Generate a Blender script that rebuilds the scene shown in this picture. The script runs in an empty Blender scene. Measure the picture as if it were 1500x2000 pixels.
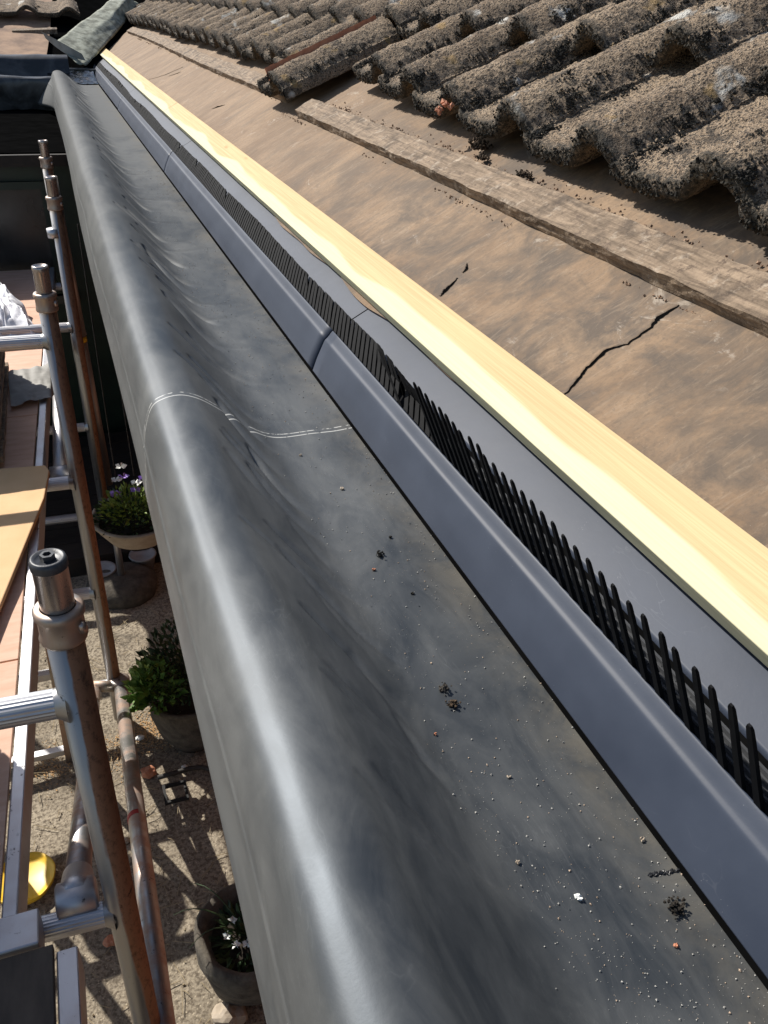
import bpy, bmesh, math, random
import numpy as np
from mathutils import Vector, Matrix, noise as mn, Euler

# ------------------------------------------------------------------ camera, world, sun
sc = bpy.context.scene
C = sc.collection
CAMZ = 2.5                                   # everything is built round the lens and lifted by this at the end
F = 1618.0                                   # focal length in pixels of the 1500x2000 photograph
R = np.array([[0.9391975257404173, -0.1498782046855009, 0.3089409836899747],
              [-0.3415182285503277, -0.5012209972968839, 0.7950740917905471],
              [0.03568343048144708, -0.8522405972663871, -0.5219316594728733]])
cd = bpy.data.cameras.new("camera"); cam = bpy.data.objects.new("camera", cd); C.objects.link(cam)
cd.sensor_fit = 'VERTICAL'; cd.sensor_height = 36; cd.sensor_width = 27; cd.lens = F / 2000 * 36
cd.clip_start = 0.01; cd.clip_end = 500
cam.matrix_world = Matrix([[R[i][0], -R[i][1], -R[i][2], 0] for i in range(3)] + [[0, 0, 0, 1]])
sc.camera = cam
SUN = Vector((-0.40, 0.64, 0.66)).normalized()
w = bpy.data.worlds.new("World"); sc.world = w; w.use_nodes = True
nt = w.node_tree; nt.nodes.clear()
sky = nt.nodes.new('ShaderNodeTexSky'); sky.sky_type = 'NISHITA'; sky.sun_disc = False
sky.sun_elevation = math.asin(SUN.z); sky.sun_rotation = math.atan2(SUN.x, SUN.y)
bg = nt.nodes.new('ShaderNodeBackground'); bg.inputs[1].default_value = 0.085
wo = nt.nodes.new('ShaderNodeOutputWorld')
nt.links.new(sky.outputs[0], bg.inputs[0]); nt.links.new(bg.outputs[0], wo.inputs[0])
sl = bpy.data.lights.new("sun", 'SUN'); sl.energy = 4.6; sl.angle = math.radians(0.55); sl.color = (1, .955, .885)
so = bpy.data.objects.new("sun", sl); C.objects.link(so)
so.rotation_euler = SUN.to_track_quat('Z', 'Y').to_euler(); so.location = SUN * 20
sc.view_settings.view_transform = 'Standard'; sc.view_settings.look = 'None'
sc.view_settings.exposure = 0.55; sc.view_settings.gamma = 1

# ------------------------------------------------------------------ helpers
rnd = random.Random(7)
TH = math.radians(29)
D = Vector((math.cos(TH), 0, math.sin(TH))); N = Vector((-math.sin(TH), 0, math.cos(TH)))
P0 = Vector((.4093, 0, -.4853))
def roof(u, y, h=0.0): return P0 + D * u + N * h + Vector((0, y, 0))
def ray(px, py): return Vector((R @ np.array([px - 750, py - 1000, F])).tolist())
def onY(px, py, Y): r = ray(px, py); return r * (Y / r.y)
def onZ(px, py, Z): r = ray(px, py); return r * (Z / r.z)

def tag(o, label=None, cat=None, group=None, kind=None):
    if label: o['label'] = label
    if cat: o['category'] = cat
    if group: o['group'] = group
    if kind: o['kind'] = kind
    return o
def thing(name, label, cat, loc, rot=(0, 0, 0), group=None):
    o = bpy.data.objects.new(name, None); C.objects.link(o)
    o.empty_display_size = .05; o.location = loc; o.rotation_euler = rot
    return tag(o, label, cat, group)
def mk(name, vs, fs, m, parent=None, smooth=False, world=True):
    me = bpy.data.meshes.new(name)
    me.from_pydata([tuple(v) for v in vs], [], [tuple(f) for f in fs]); me.update()
    o = bpy.data.objects.new(name, me); C.objects.link(o)
    if m: me.materials.append(m)
    if smooth: me.polygons.foreach_set('use_smooth', [True] * len(me.polygons))
    if parent is not None:
        o.parent = parent
        if world:
            org = Vector((0, 0, 0)); q = parent
            mat = Matrix.Identity(4); chain = []
            while q is not None:
                chain.append(Matrix.LocRotScale(q.location, q.rotation_euler, q.scale)); q = q.parent
            for c in reversed(chain): mat = mat @ c
            me.transform(mat.inverted())
    return o
class MB:
    def __init__(s): s.v = []; s.f = []
    def add(s, vs, fs):
        n = len(s.v); s.v += [Vector(v) for v in vs]; s.f += [tuple(i + n for i in f) for f in fs]; return s
    def hexa(s, c8):
        return s.add(c8, [(0, 3, 2, 1), (4, 5, 6, 7), (0, 1, 5, 4), (1, 2, 6, 5), (2, 3, 7, 6), (3, 0, 4, 7)])
    def box(s, a, b):
        x0, y0, z0 = a; x1, y1, z1 = b
        return s.hexa([(x0, y0, z0), (x1, y0, z0), (x1, y1, z0), (x0, y1, z0), (x0, y0, z1), (x1, y0, z1), (x1, y1, z1), (x0, y1, z1)])
    def rbox(s, u0, u1, y0, y1, h0, h1):
        return s.hexa([roof(u0, y0, h0), roof(u1, y0, h0), roof(u1, y1, h0), roof(u0, y1, h0), roof(u0, y0, h1), roof(u1, y0, h1), roof(u1, y1, h1), roof(u0, y1, h1)])
    def tube(s, pts, r, n=20, caps=True, flute=0):
        pts = [Vector(p) for p in pts]; rs = r if isinstance(r, (list, tuple)) else [r] * len(pts)
        rings = []; prev = None
        for i, p in enumerate(pts):
            t = (pts[min(i + 1, len(pts) - 1)] - pts[max(i - 1, 0)]).normalized()
            if prev is None:
                a = t.orthogonal().normalized()
            else:
                a = (prev - t * prev.dot(t)).normalized()
            prev = a; b = t.cross(a)
            rings.append([p + (a * math.cos(2 * math.pi * k / n) + b * math.sin(2 * math.pi * k / n)) * (rs[i] * (1 - (flute if k % 2 else 0))) for k in range(n)])
        vs = [v for rg in rings for v in rg]; fs = []
        for i in range(len(pts) - 1):
            for k in range(n): fs.append((i * n + k, i * n + (k + 1) % n, (i + 1) * n + (k + 1) % n, (i + 1) * n + k))
        if caps: fs.append(tuple(range(n))[::-1]); fs.append(tuple((len(pts) - 1) * n + k for k in range(n)))
        return s.add(vs, fs)
    def lathe(s, c, prof, n=40, wob=0, seed=0):
        c = Vector(c); vs = []; fs = []
        for r, z in prof:
            for k in range(n):
                a = 2 * math.pi * k / n; rr = r
                if wob: rr *= 1 + wob * mn.noise(Vector((math.cos(a) * 2 + seed, math.sin(a) * 2, z * 12)))
                vs.append(c + Vector((math.cos(a) * rr, math.sin(a) * rr, z)))
        for i in range(len(prof) - 1):
            for k in range(n): fs.append((i * n + k, i * n + (k + 1) % n, (i + 1) * n + (k + 1) % n, (i + 1) * n + k))
        return s.add(vs, fs)
    def grit(s, c, r, rng, flat=1.0):
        """one small irregular crumb"""
        c = Vector(c); q = Euler([rng.uniform(0, 6.3) for _ in range(3)]).to_matrix()
        k = [(1, 0, 0), (-1, 0, 0), (0, 1, 0), (0, -1, 0), (0, 0, 1), (0, 0, -1)]
        vs = [c + Vector(((q @ (Vector(a) * r * rng.uniform(.5, 1.15))).x, (q @ (Vector(a) * r * rng.uniform(.5, 1.15))).y, (q @ (Vector(a) * r * rng.uniform(.5, 1.15))).z * flat)) for a in k]
        return s.add(vs, [(0, 2, 4), (2, 1, 4), (1, 3, 4), (3, 0, 4), (2, 0, 5), (1, 2, 5), (3, 1, 5), (0, 3, 5)])
    def leaf(s, p, d, L, W, rng, curl=.25):
        d = d.normalized(); a = d.cross(Vector((rng.uniform(-1, 1), rng.uniform(-1, 1), rng.uniform(-.2, 1)))).normalized(); nn = a.cross(d)
        m = p + d * L * .5 + nn * L * curl * .3; e = p + d * L - nn * L * curl * .2
        return s.add([p, m + a * W * .5, e, m - a * W * .5, m - nn * W * .12], [(0, 1, 4), (1, 2, 4), (2, 3, 4), (3, 0, 4)])
    def build(s, name, m, parent=None, smooth=False, world=True): return mk(name, s.v, s.f, m, parent, smooth, world)
def bevel(o, wdt=.002, seg=2):
    b = o.modifiers.new('bevel', 'BEVEL'); b.width = wdt; b.segments = seg; b.limit_method = 'ANGLE'; b.angle_limit = math.radians(35); return o
def grid(nu, nv, fn):
    vs = [fn(i / (nu - 1), j / (nv - 1)) for i in range(nu) for j in range(nv)]
    fs = [(i * nv + j, (i + 1) * nv + j, (i + 1) * nv + j + 1, i * nv + j + 1) for i in range(nu - 1) for j in range(nv - 1)]
    return vs, fs
def fbm(v, o=4): return mn.fractal(v, 1.0, 2.0, o)

# ------------------------------------------------------------------ materials
class NT:
    def __init__(s, name):
        s.m = bpy.data.materials.new(name); s.m.use_nodes = True; s.t = s.m.node_tree; s.t.nodes.clear()
        s.out = s.n('ShaderNodeOutputMaterial'); s.b = s.n('ShaderNodeBsdfPrincipled'); s.l(s.b.outputs[0], s.out.inputs[0])
        s.co = s.n('ShaderNodeTexCoord').outputs['Object']
    def n(s, k): return s.t.nodes.new(k)
    def l(s, a, b): s.t.links.new(a, b)
    def map(s, scale=(1, 1, 1), rot=(0, 0, 0), src=None, loc=(0, 0, 0)):
        q = s.n('ShaderNodeMapping'); q.inputs['Scale'].default_value = scale; q.inputs['Rotation'].default_value = rot; q.inputs['Location'].default_value = loc
        s.l(src or s.co, q.inputs[0]); return q.outputs[0]
    def noise(s, scale=10, detail=6, rough=.6, dist=0, src=None):
        q = s.n('ShaderNodeTexNoise'); q.inputs['Scale'].default_value = scale; q.inputs['Detail'].default_value = detail
        q.inputs['Roughness'].default_value = rough; q.inputs['Distortion'].default_value = dist; s.l(src or s.co, q.inputs['Vector']); return q.outputs['Fac']
    def vor(s, scale=10, src=None, feat='F1'):
        q = s.n('ShaderNodeTexVoronoi'); q.inputs['Scale'].default_value = scale; q.feature = feat; s.l(src or s.co, q.inputs['Vector']); return q.outputs['Distance']
    def ramp(s, fac, a, b):
        q = s.n('ShaderNodeMapRange'); q.inputs['From Min'].default_value = a; q.inputs['From Max'].default_value = b; s.l(fac, q.inputs['Value']); return q.outputs[0]
    def mix(s, fac, a, b, mode='MIX'):
        q = s.n('ShaderNodeMix'); q.data_type = 'RGBA'; q.blend_type = mode
        if isinstance(fac, (int, float)): q.inputs[0].default_value = fac
        else: s.l(fac, q.inputs[0])
        for x, i in ((a, 6), (b, 7)):
            if isinstance(x, tuple): q.inputs[i].default_value = (*x, 1)
            else: s.l(x, q.inputs[i])
        return q.outputs[2]
    def math(s, op, a, b=0.0):
        q = s.n('ShaderNodeMath'); q.operation = op
        for x, i in ((a, 0), (b, 1)):
            if isinstance(x, (int, float)): q.inputs[i].default_value = x
            else: s.l(x, q.inputs[i])
        return q.outputs[0]
    def sep(s, src=None):
        q = s.n('ShaderNodeSeparateXYZ'); s.l(src or s.co, q.inputs[0]); return q.outputs
    def col(s, c):
        if isinstance(c, tuple): s.b.inputs['Base Color'].default_value = (*c, 1)
        else: s.l(c, s.b.inputs['Base Color'])
        return s
    def rough(s, r):
        if isinstance(r, (int, float)): s.b.inputs['Roughness'].default_value = r
        else: s.l(r, s.b.inputs['Roughness'])
        return s
    def bump(s, h, strength=.4, dist=.002):
        q = s.n('ShaderNodeBump'); q.inputs['Strength'].default_value = strength; q.inputs['Distance'].default_value = dist
        s.l(h, q.inputs['Height']); s.l(q.outputs[0], s.b.inputs['Normal']); return s
    def set(s, k, v): s.b.inputs[k].default_value = v; return s
def simple(name, c1, c2, scale=20, r=.7, bump=.3, dist=.002, metal=0, detail=6, stretch=(1, 1, 1), lo=.35, hi=.65):
    t = NT(name); v = t.map(stretch); n = t.noise(scale, detail, src=v)
    t.col(t.mix(t.ramp(n, lo, hi), c1, c2)).rough(r).set('Metallic', metal)
    if bump: t.bump(t.noise(scale * 2.5, detail, src=v), bump, dist)
    return t.m

# rubber membrane: dusty black EPDM
def m_rubber(seam=True, wet=False):
    t = NT('rubber_sheet'); x, y, z = t.sep()
    big = t.noise(5, 5, .6, .6, t.map((1, .5, 1)))
    sw = t.noise(22, 7, .66, .9, t.map((1, .4, 1)))
    fine = t.noise(240, 3, .6)
    side = t.ramp(x, .12, .055)                       # paler towards the hanging face
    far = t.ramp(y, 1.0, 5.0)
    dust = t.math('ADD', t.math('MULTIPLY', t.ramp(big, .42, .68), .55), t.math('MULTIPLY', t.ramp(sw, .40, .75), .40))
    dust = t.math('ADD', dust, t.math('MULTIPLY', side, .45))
    dust = t.math('ADD', dust, t.math('MULTIPLY', far, .8))  # far rubber painted paler in place of its grazing sheen
    # pale swirling scuffs
    sc1 = t.noise(14, 3, .5, 3.5, t.map((1, .35, 1), (0, 0, .5)))
    line = t.math('SUBTRACT', 1.0, t.ramp(t.math('ABSOLUTE', t.math('SUBTRACT', sc1, .5)), 0, .012))
    line = t.math('MULTIPLY', line, t.ramp(t.noise(9, 3), .5, .68))
    edge = t.math('MULTIPLY', t.ramp(x, .315, .372), t.ramp(t.noise(12, 6, .7, .5), .38, .62))
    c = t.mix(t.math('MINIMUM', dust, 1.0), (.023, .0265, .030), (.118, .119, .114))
    c = t.mix(t.math('MULTIPLY', line, .14), c, (.22, .225, .225))
    s2 = t.noise(30, 3, .5, 4.5, t.map((1, .25, 1), (0, 0, .25))); l2 = t.math('SUBTRACT', 1.0, t.ramp(t.math('ABSOLUTE', t.math('SUBTRACT', s2, .48)), 0, .010))
    l2 = t.math('MULTIPLY', l2, t.ramp(t.noise(6, 3), .44, .62)); c = t.mix(t.math('MULTIPLY', l2, .25), c, (.17, .175, .175))
    c = t.mix(t.math('MULTIPLY', edge, .55), c, (.15, .13, .095))
    sp = t.ramp(t.vor(420), .09, .05); sp = t.math('MULTIPLY', sp, t.ramp(t.noise(60, 3), .6, .7))
    c = t.mix(t.math('MULTIPLY', sp, .5), c, (.32, .31, .28))
    if seam:
        for off, brk in ((0.0, .35), (.0105, .44)):
            wob = t.math('MULTIPLY', t.math('SUBTRACT', t.noise(7, 2), .5), .018)
            dd = t.math('ABSOLUTE', t.math('SUBTRACT', t.math('ADD', y, wob), 1.105 + off))
            ln = t.math('MULTIPLY', t.ramp(dd, .0016, .0007), t.ramp(t.noise(70, 3, .7), brk, brk + .08))
            c = t.mix(t.math('MULTIPLY', ln, .8), c, (.55, .54, .50))
    t.col(c)
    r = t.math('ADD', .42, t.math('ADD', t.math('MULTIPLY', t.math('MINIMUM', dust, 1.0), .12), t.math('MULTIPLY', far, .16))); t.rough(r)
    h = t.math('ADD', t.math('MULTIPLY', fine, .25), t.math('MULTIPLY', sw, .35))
    t.bump(h, .25, .0010); t.l(t.math('SUBTRACT', .42, t.math('MULTIPLY', t.ramp(y, .9, 2.3), .32)), t.b.inputs['Specular IOR Level']); t.b.inputs['Specular Tint'].default_value = (.78, .88, 1, 1)  # blue specular tint stands in for sky reflected on the roll
    return t.m
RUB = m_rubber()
RUBB = simple('black_rubber', (.010, .010, .011), (.03, .03, .031), 14, .28, .25, .003)
NOREF = simple('matt_black', (.003, .003, .003), (.005, .005, .005), 10, 1, 0); NOREF.node_tree.nodes['Principled BSDF'].inputs['Specular IOR Level'].default_value = 0
def m_wing():
    t = NT('wing_rubber'); n = t.noise(6, 5, .6, 1)
    t.col(t.mix(t.ramp(n, .4, .65), (.02, .021, .022), (.07, .072, .074))).rough(.36).bump(t.noise(20, 4), .3, .003); return t.m
RUBW = m_wing()
def m_plastic():
    t = NT('grey_plastic'); n = t.noise(7, 4); f = t.noise(320, 2)
    sp = t.math('MULTIPLY', t.ramp(t.vor(260), .1, .05), t.ramp(t.noise(35, 3), .58, .68))
    scr = t.math('MULTIPLY', t.math('SUBTRACT', 1.0, t.ramp(t.math('ABSOLUTE', t.math('SUBTRACT', t.noise(9, 3, .5, 2, t.map((3, .6, 3))), .5)), 0, .006)), t.ramp(t.noise(6, 3), .55, .7))
    c = t.mix(t.ramp(n, .35, .7), (.029, .037, .056), (.044, .054, .077))
    c = t.mix(t.math('MULTIPLY', scr, .25), c, (.16, .17, .19)); t.set('Specular IOR Level', .26)
    t.col(t.mix(t.math('MULTIPLY', sp, .5), c, (.4, .4, .4))).rough(t.math('ADD', .42, t.math('MULTIPLY', n, .16)))
    t.bump(t.math('ADD', t.noise(18, 3), t.math('MULTIPLY', f, .15)), .12, .002); return t.m
PLA = m_plastic()
COMB = simple('black_comb_plastic', (.0035, .0035, .004), (.007, .007, .0075), 60, .75, .1, .001); COMB.node_tree.nodes['Principled BSDF'].inputs['Specular IOR Level'].default_value = .10
GRIL = simple('dull_comb_grille', (.035, .036, .038), (.055, .056, .058), 60, .6, .1, .001)
def m_pine():
    t = NT('new_pine'); x, y, z = t.sep()
    wv = t.noise(1.0, 2, .5, 0, t.map((0, 1.5, 0)))
    u = t.math('ADD', t.math('MULTIPLY', x, math.cos(TH)), t.math('MULTIPLY', z, math.sin(TH)))
    base = P0.dot(D)
    uu = t.math('SUBTRACT', u, base + .092)
    hw = t.ramp(t.math('SUBTRACT', uu, t.math('MULTIPLY', t.math('SUBTRACT', wv, .38), .10)), -.002, .004)
    g = t.noise(9, 5, .6, .3, t.map((40, .35, 40)))
    wood = t.mix(t.ramp(g, .35, .65), (.50, .355, .18), (.60, .46, .25))
    sap = t.mix(t.ramp(g, .3, .7), (.57, .52, .33), (.64, .60, .40))
    c = t.mix(hw, sap, wood)
    kn = t.ramp(t.vor(3.1, t.map((4, 1, 4))), .10, .03); c = t.mix(t.math('MULTIPLY', kn, .7), c, (.38, .20, .08))
    d = t.math('MULTIPLY', t.ramp(t.vor(120), .16, .08), t.ramp(t.noise(25, 3), .55, .66)); c = t.mix(t.math('MULTIPLY', d, .5), c, (.36, .30, .18))
    t.set('Specular IOR Level', .2); t.col(c).rough(.8).bump(t.noise(14, 5, .6, 0, t.map((20, 1, 20))), .25, .0015); return t.m
PINE = m_pine()
def m_felt():
    t = NT('old_felt'); x, y, z = t.sep()
    a = t.noise(4, 6, .62, .8, t.map((1, 1.6, 1), (0, 0, .45)))
    b = t.noise(12, 7, .68, 1.2, t.map((.6, 2.2, .6), (0, 0, .5)))
    f = t.noise(160, 4, .7)
    nearr = t.ramp(y, 1.9, .5)
    c = t.mix(t.ramp(a, .36, .64), (.185, .118, .068), (.272, .182, .108))
    c = t.mix(t.math('MULTIPLY', t.ramp(b, .50, .66), .4), c, (.125, .100, .075))
    c = t.mix(t.math('MULTIPLY', nearr, t.ramp(t.noise(8, 6, .7, .5), .42, .60)), c, (.105, .078, .056))
    fs_ = t.noise(34, 6, .75, 1.0, t.map((.5, 2.4, .5), (0, 0, .5)))
    c = t.mix(t.math('MULTIPLY', t.ramp(fs_, .52, .66), .32), c, (.085, .064, .046))
    c = t.mix(t.math('MULTIPLY', t.ramp(fs_, .46, .34), .35), c, (.33, .25, .17))
    c = t.mix(t.math('MULTIPLY', t.ramp(f, .52, .68), .45), c, (.10, .075, .052))
    ch = t.math('MULTIPLY', t.ramp(t.noise(13, 7, .75, 1.8, t.map((1, .6, 1), (0, 0, -.4))), .585, .66), t.ramp(t.noise(3.4, 3), .46, .6))
    c = t.mix(t.math('MULTIPLY', ch, .55), c, (.40, .34, .27))
    c = t.mix(t.ramp(f, .30, .75), c, (.30, .23, .16), 'MIX') if False else c
    rd = t.math('MULTIPLY', t.ramp(t.math('ADD', x, t.math('MULTIPLY', z, .55)), .52, .64), t.ramp(t.noise(5, 4), .40, .55))
    c = t.mix(t.math('MULTIPLY', rd, .45), c, (.40, .18, .10))
    sp = t.math('MULTIPLY', t.ramp(t.vor(300), .12, .06), t.ramp(t.noise(30, 3), .56, .66)); c = t.mix(t.math('MULTIPLY', sp, .6), c, (.44, .38, .30))
    t.col(c).rough(.88).bump(t.math('ADD', t.math('MULTIPLY', f, .6), t.math('MULTIPLY', b, .5)), .4, .0025); return t.m
FELT = m_felt()
TEAR = simple('torn_hole', (.004, .004, .004), (.012, .010, .008), 60, 1, 0)
def m_oldwood():
    t = NT('weathered_batten'); g = t.noise(8, 6, .65, .5, t.map((14, 1.2, 14))); b = t.noise(11, 6, .7)
    c = t.mix(t.ramp(g, .35, .68), (.12, .084, .053), (.33, .24, .16))
    c = t.mix(t.math('MULTIPLY', t.ramp(t.noise(55, 6, .8), .54, .62), .7), c, (.07, .045, .03))
    c = t.mix(t.math('MULTIPLY', t.ramp(b, .52, .66), .8), c, (.055, .038, .025))
    c = t.mix(t.math('MULTIPLY', t.ramp(t.noise(26, 6, .7), .56, .68), .7), c, (.46, .38, .29))
    t.col(c).rough(.9).bump(t.math('ADD', g, t.noise(90, 4)), .8, .003); return t.m
OLDW = m_oldwood()
def m_tile(name='concrete_tile', dark=0.0):
    t = NT(name); oi = t.n('ShaderNodeObjectInfo')
    off = t.n('ShaderNodeVectorMath'); off.operation = 'ADD'; t.l(t.co, off.inputs[0])
    cm = t.n('ShaderNodeCombineXYZ'); t.l(t.math('MULTIPLY', oi.outputs['Random'], 37), cm.inputs[0]); t.l(cm.outputs[0], off.inputs[1]); v = off.outputs[0]
    a = t.noise(13, 6, .65, .4, v); f = t.noise(230, 3, .7, 0, v); g = t.vor(330, v)
    c = t.mix(t.ramp(a, .34, .66), (.20, .142, .092), (.37, .275, .182))
    c = t.mix(t.ramp(f, .50, .58), c, (.026, .020, .015))
    c = t.mix(t.math('MULTIPLY', t.ramp(g, .30, .12), t.ramp(t.noise(90, 2, .5, 0, v), .45, .6)), c, (.60, .52, .41))
    dk = t.ramp(t.noise(16, 7, .78, .7, v), .54, .62)
    c = t.mix(t.math('MULTIPLY', dk, .85), c, (.030, .025, .020))
    wh = t.math('MULTIPLY', t.ramp(t.noise(9, 3, .5, 0, v), .64, .69), t.ramp(t.noise(70, 4, .6, 0, v), .36, .5)); c = t.mix(t.math('MULTIPLY', wh, .9), c, (.62, .60, .54))
    ye = t.math('MULTIPLY', t.ramp(t.noise(15, 3, .5, 0, t.map((1, 1, 1), loc=(5, 3, 1), src=v)), .66, .72), .6); c = t.mix(ye, c, (.42, .27, .10))
    # black algae on the nose of the tile
    s = t.sep()
    nose = t.math('MULTIPLY', t.ramp(s[0], .020, .002), t.ramp(t.noise(110, 4, .8, 0, v), .35, .5)); c = t.mix(t.math('MULTIPLY', nose, .85), c, (.028, .026, .020))
    t.col(c).rough(.95).bump(t.math('ADD', f, t.noise(95, 3, .6, 0, v)), 1.0, .007); return t.m
TILE = m_tile()
MOSS = simple('black_moss', (.007, .006, .005), (.030, .026, .018), 120, 1, 0)
MOSSB = simple('brown_moss', (.03, .019, .010), (.09, .06, .035), 90, 1, 0)
TERRA = simple('orange_clay', (.42, .16, .085), (.52, .23, .13), 60, .8, .4)
CRUMB = simple('mortar_crumbs', (.14, .085, .05), (.36, .24, .16), 90, 1, 0)
def m_metal(name, base=(.60, .59, .57), r=.36, rust=.5, side=False):
    t = NT(name); a = t.noise(14, 6, .6, 0, t.map((1, 1, .12))); b = t.noise(38, 6, .75); s = t.sep()
    st = t.math('MULTIPLY', t.ramp(a, .42, .58), rust)
    if side:                                  # warm brick reflection painted down one side of the post, with dark specks
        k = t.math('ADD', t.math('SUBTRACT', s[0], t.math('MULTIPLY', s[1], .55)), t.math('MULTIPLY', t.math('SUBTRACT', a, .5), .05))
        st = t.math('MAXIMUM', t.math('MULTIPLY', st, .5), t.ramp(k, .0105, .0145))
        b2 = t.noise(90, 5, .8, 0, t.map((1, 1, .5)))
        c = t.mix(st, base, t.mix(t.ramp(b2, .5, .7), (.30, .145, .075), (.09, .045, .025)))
    else: c = t.mix(st, base, (.40, .20, .10))
    c = t.mix(t.math('MULTIPLY', t.ramp(b, .62, .68), .9), c, (.03, .022, .018))
    t.col(c).rough(t.math('ADD', r, t.math('MULTIPLY', st, .25)))
    t.l(t.math('SUBTRACT', .9, t.math('MULTIPLY', st, .55)), t.b.inputs['Metallic']); t.bump(t.noise(60, 4, .6, 0, t.map((1, 1, .2))), .15, .001); return t.m
ALU = m_metal('scaffold_alloy', (.46, .45, .43), rust=.55)
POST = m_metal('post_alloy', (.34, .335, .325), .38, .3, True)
ALUC = m_metal('clean_alloy', (.50, .50, .51), .42, .12)
ALUD = m_metal('dirty_alloy', (.36, .33, .30), .45, .55)
STEEL = m_metal('steel_spigot', (.36, .35, .34), .22, .35)
CAP = simple('black_cap', (.02, .022, .026), (.05, .052, .058), 60, .45, .2)
RED = simple('red_paint', (.35, .02, .02), (.45, .05, .04), 40, .6, .1)
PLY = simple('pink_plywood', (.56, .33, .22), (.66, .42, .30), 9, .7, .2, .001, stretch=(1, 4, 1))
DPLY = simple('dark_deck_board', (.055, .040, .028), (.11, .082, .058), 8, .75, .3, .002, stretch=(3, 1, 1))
CARD = simple('cardboard', (.66, .41, .20), (.74, .49, .26), 5, .8, .12, .002)
LEAD = simple('weathered_lead', (.12, .125, .09), (.30, .315, .25), 14, .8, .6, .006, lo=.4, hi=.6)
GREY = simple('grey_sheet', (.22, .21, .19), (.34, .33, .30), 16, .7, .3)
CLOTH = simple('white_cloth', (.74, .73, .76), (.84, .83, .85), 12, .8, .3, .004)
GREEN = simple('dark_green_paint', (.004, .014, .008), (.008, .024, .013), 10, .5, .1)
GLASS = simple('dark_window', (.012, .014, .014), (.032, .034, .033), 5, .25, .1)
BLACKW = simple('dark_timber', (.010, .007, .005), (.026, .018, .012), 14, .8, .4, stretch=(1, 8, 1))
BRICK = simple('brick_wall', (.16, .07, .045), (.24, .115, .07), 22, .9, .4)
LEAF = simple('leaf_green', (.06, .14, .02), (.17, .30, .05), 50, .6, .1); LEAFD = simple('leaf_dark', (.012, .028, .008), (.035, .07, .02), 50, .6, .1)
LEAFY = simple('leaf_yellow_green', (.12, .19, .03), (.26, .34, .06), 60, .6, .1)
PURP = simple('petal_purple', (.30, .14, .62), (.52, .36, .80), 90, .6, 0); WHITE = simple('petal_white', (.75, .75, .70), (.85, .85, .82), 60, .6, 0)
CREAM = simple('cream_pot', (.30, .24, .17), (.40, .33, .25), 20, .7, .2); STONE = simple('stone_pot', (.055, .046, .036), (.12, .104, .08), 26, .95, .7, .006)
YEL = simple('yellow_plastic', (.80, .48, .02), (.84, .53, .04), 6, .4, .05)
BUCK = simple('black_bucket', (.006, .006, .006), (.014, .013, .012), 20, .75, .2)
SOIL = simple('soil', (.012, .009, .006), (.04, .03, .02), 60, 1, .6)
def m_ground():
    t = NT('worn_asphalt'); a = t.noise(2.2, 6, .65); f = t.noise(75, 5, .7); v = t.vor(95)
    c = t.mix(t.ramp(a, .38, .62), (.24, .20, .145), (.36, .305, .225))
    c = t.mix(t.ramp(f, .44, .60), c, (.12, .095, .066))
    c = t.mix(t.math('MULTIPLY', t.ramp(v, .30, .14), t.ramp(t.noise(34, 2), .40, .56)), c, (.44, .37, .27))
    c = t.mix(t.math('MULTIPLY', t.ramp(t.noise(5, 6, .7), .57, .64), .55), c, (.055, .045, .034))
    t.col(c).rough(.95).bump(t.math('ADD', f, t.math('MULTIPLY', v, .4)), .6, .006); return t.m
GROUND = m_ground()

# ------------------------------------------------------------------ setting
G = -2.5
vs, fs = grid(60, 60, lambda a, b: Vector((-40 + 80 * a, -40 + 80 * b, G)))
tag(mk('ground', vs, fs, GROUND), kind='structure')
vs, fs = grid(150, 150, lambda a, b: Vector((-1.2 + 2.2 * a, .3 + 4.2 * b, G + .004 + .006 * fbm(Vector((a * 22, b * 42, 0)), 3) + .002)))
tag(mk('yard_surface', vs, fs, GROUND, smooth=True), kind='structure')

# house under the eaves
hw = thing('house', 'brick house wall and soffit below the rubber covered eaves', 'house', (2.4, 3, G))
MB().box((.55, -3, G), (5, 7.4, -.70)).build('wall', BRICK, hw)
MB().box((.10, -3, -.695), (.56, 7.0, -.68)).build('soffit', BLACKW, hw)
MB().box((.095, -3, -.68), (.115, 7.0, -.585)).build('fascia_board', BLACKW, hw)
MB().box((.105, -3, -.60), (.45, 7.0, -.585)).build('eaves_deck', BLACKW, hw)

# felt covered slope
def tedge(y): return .0812 - (.016 if .95 < y < 2.1 else 0) * max(0, mn.noise(Vector((y * 4, 1, 5))) + .2) - .001 * mn.noise(Vector((y * 14, 5, 0))) - (.004 if 1.55 < y < 2.1 else 0) * math.sin((y - 1.55) / .55 * math.pi)
def ymax(u): return 8.25 + max(0, u) * 2.9
def feltpt(a, b):
    u0 = 0; bb = b
    y = -3 + (0 + 3) * 1.0 if False else None
    yy = -3 * (1 - min(1, bb / .1)) + (max(0, bb - .1) / .9) ** 1.6 * 11.5 if bb < .1 else (max(0, bb - .1) / .9) ** 1.5 * 11.5
    u = tedge(yy) + (3.2 - tedge(yy)) * (a ** 1.8)
    yy = min(yy, ymax(u))
    return roof(u, yy, felth(u, yy))
def felth(u, yy):
    h = .0016 + .005 * max(0, mn.noise(Vector((u * 6 + yy * 2, yy * 1.6, 1)))) * min(1, (u - .06) / .15) + .0018 * mn.noise(Vector((u * 22 + yy * 9, yy * 8, 3))) * min(1, (u - .06) / .1)
    if .44 < u < 1.2: h -= .012 * math.sin((u - .44) / .76 * math.pi)
    return h + .0012
vs, fs = grid(90, 420, feltpt)
fe = thing('roofing_felt', 'worn brown roofing felt with cracks and tears between the new and old battens', 'roofing felt', roof(.25, 1))
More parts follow.
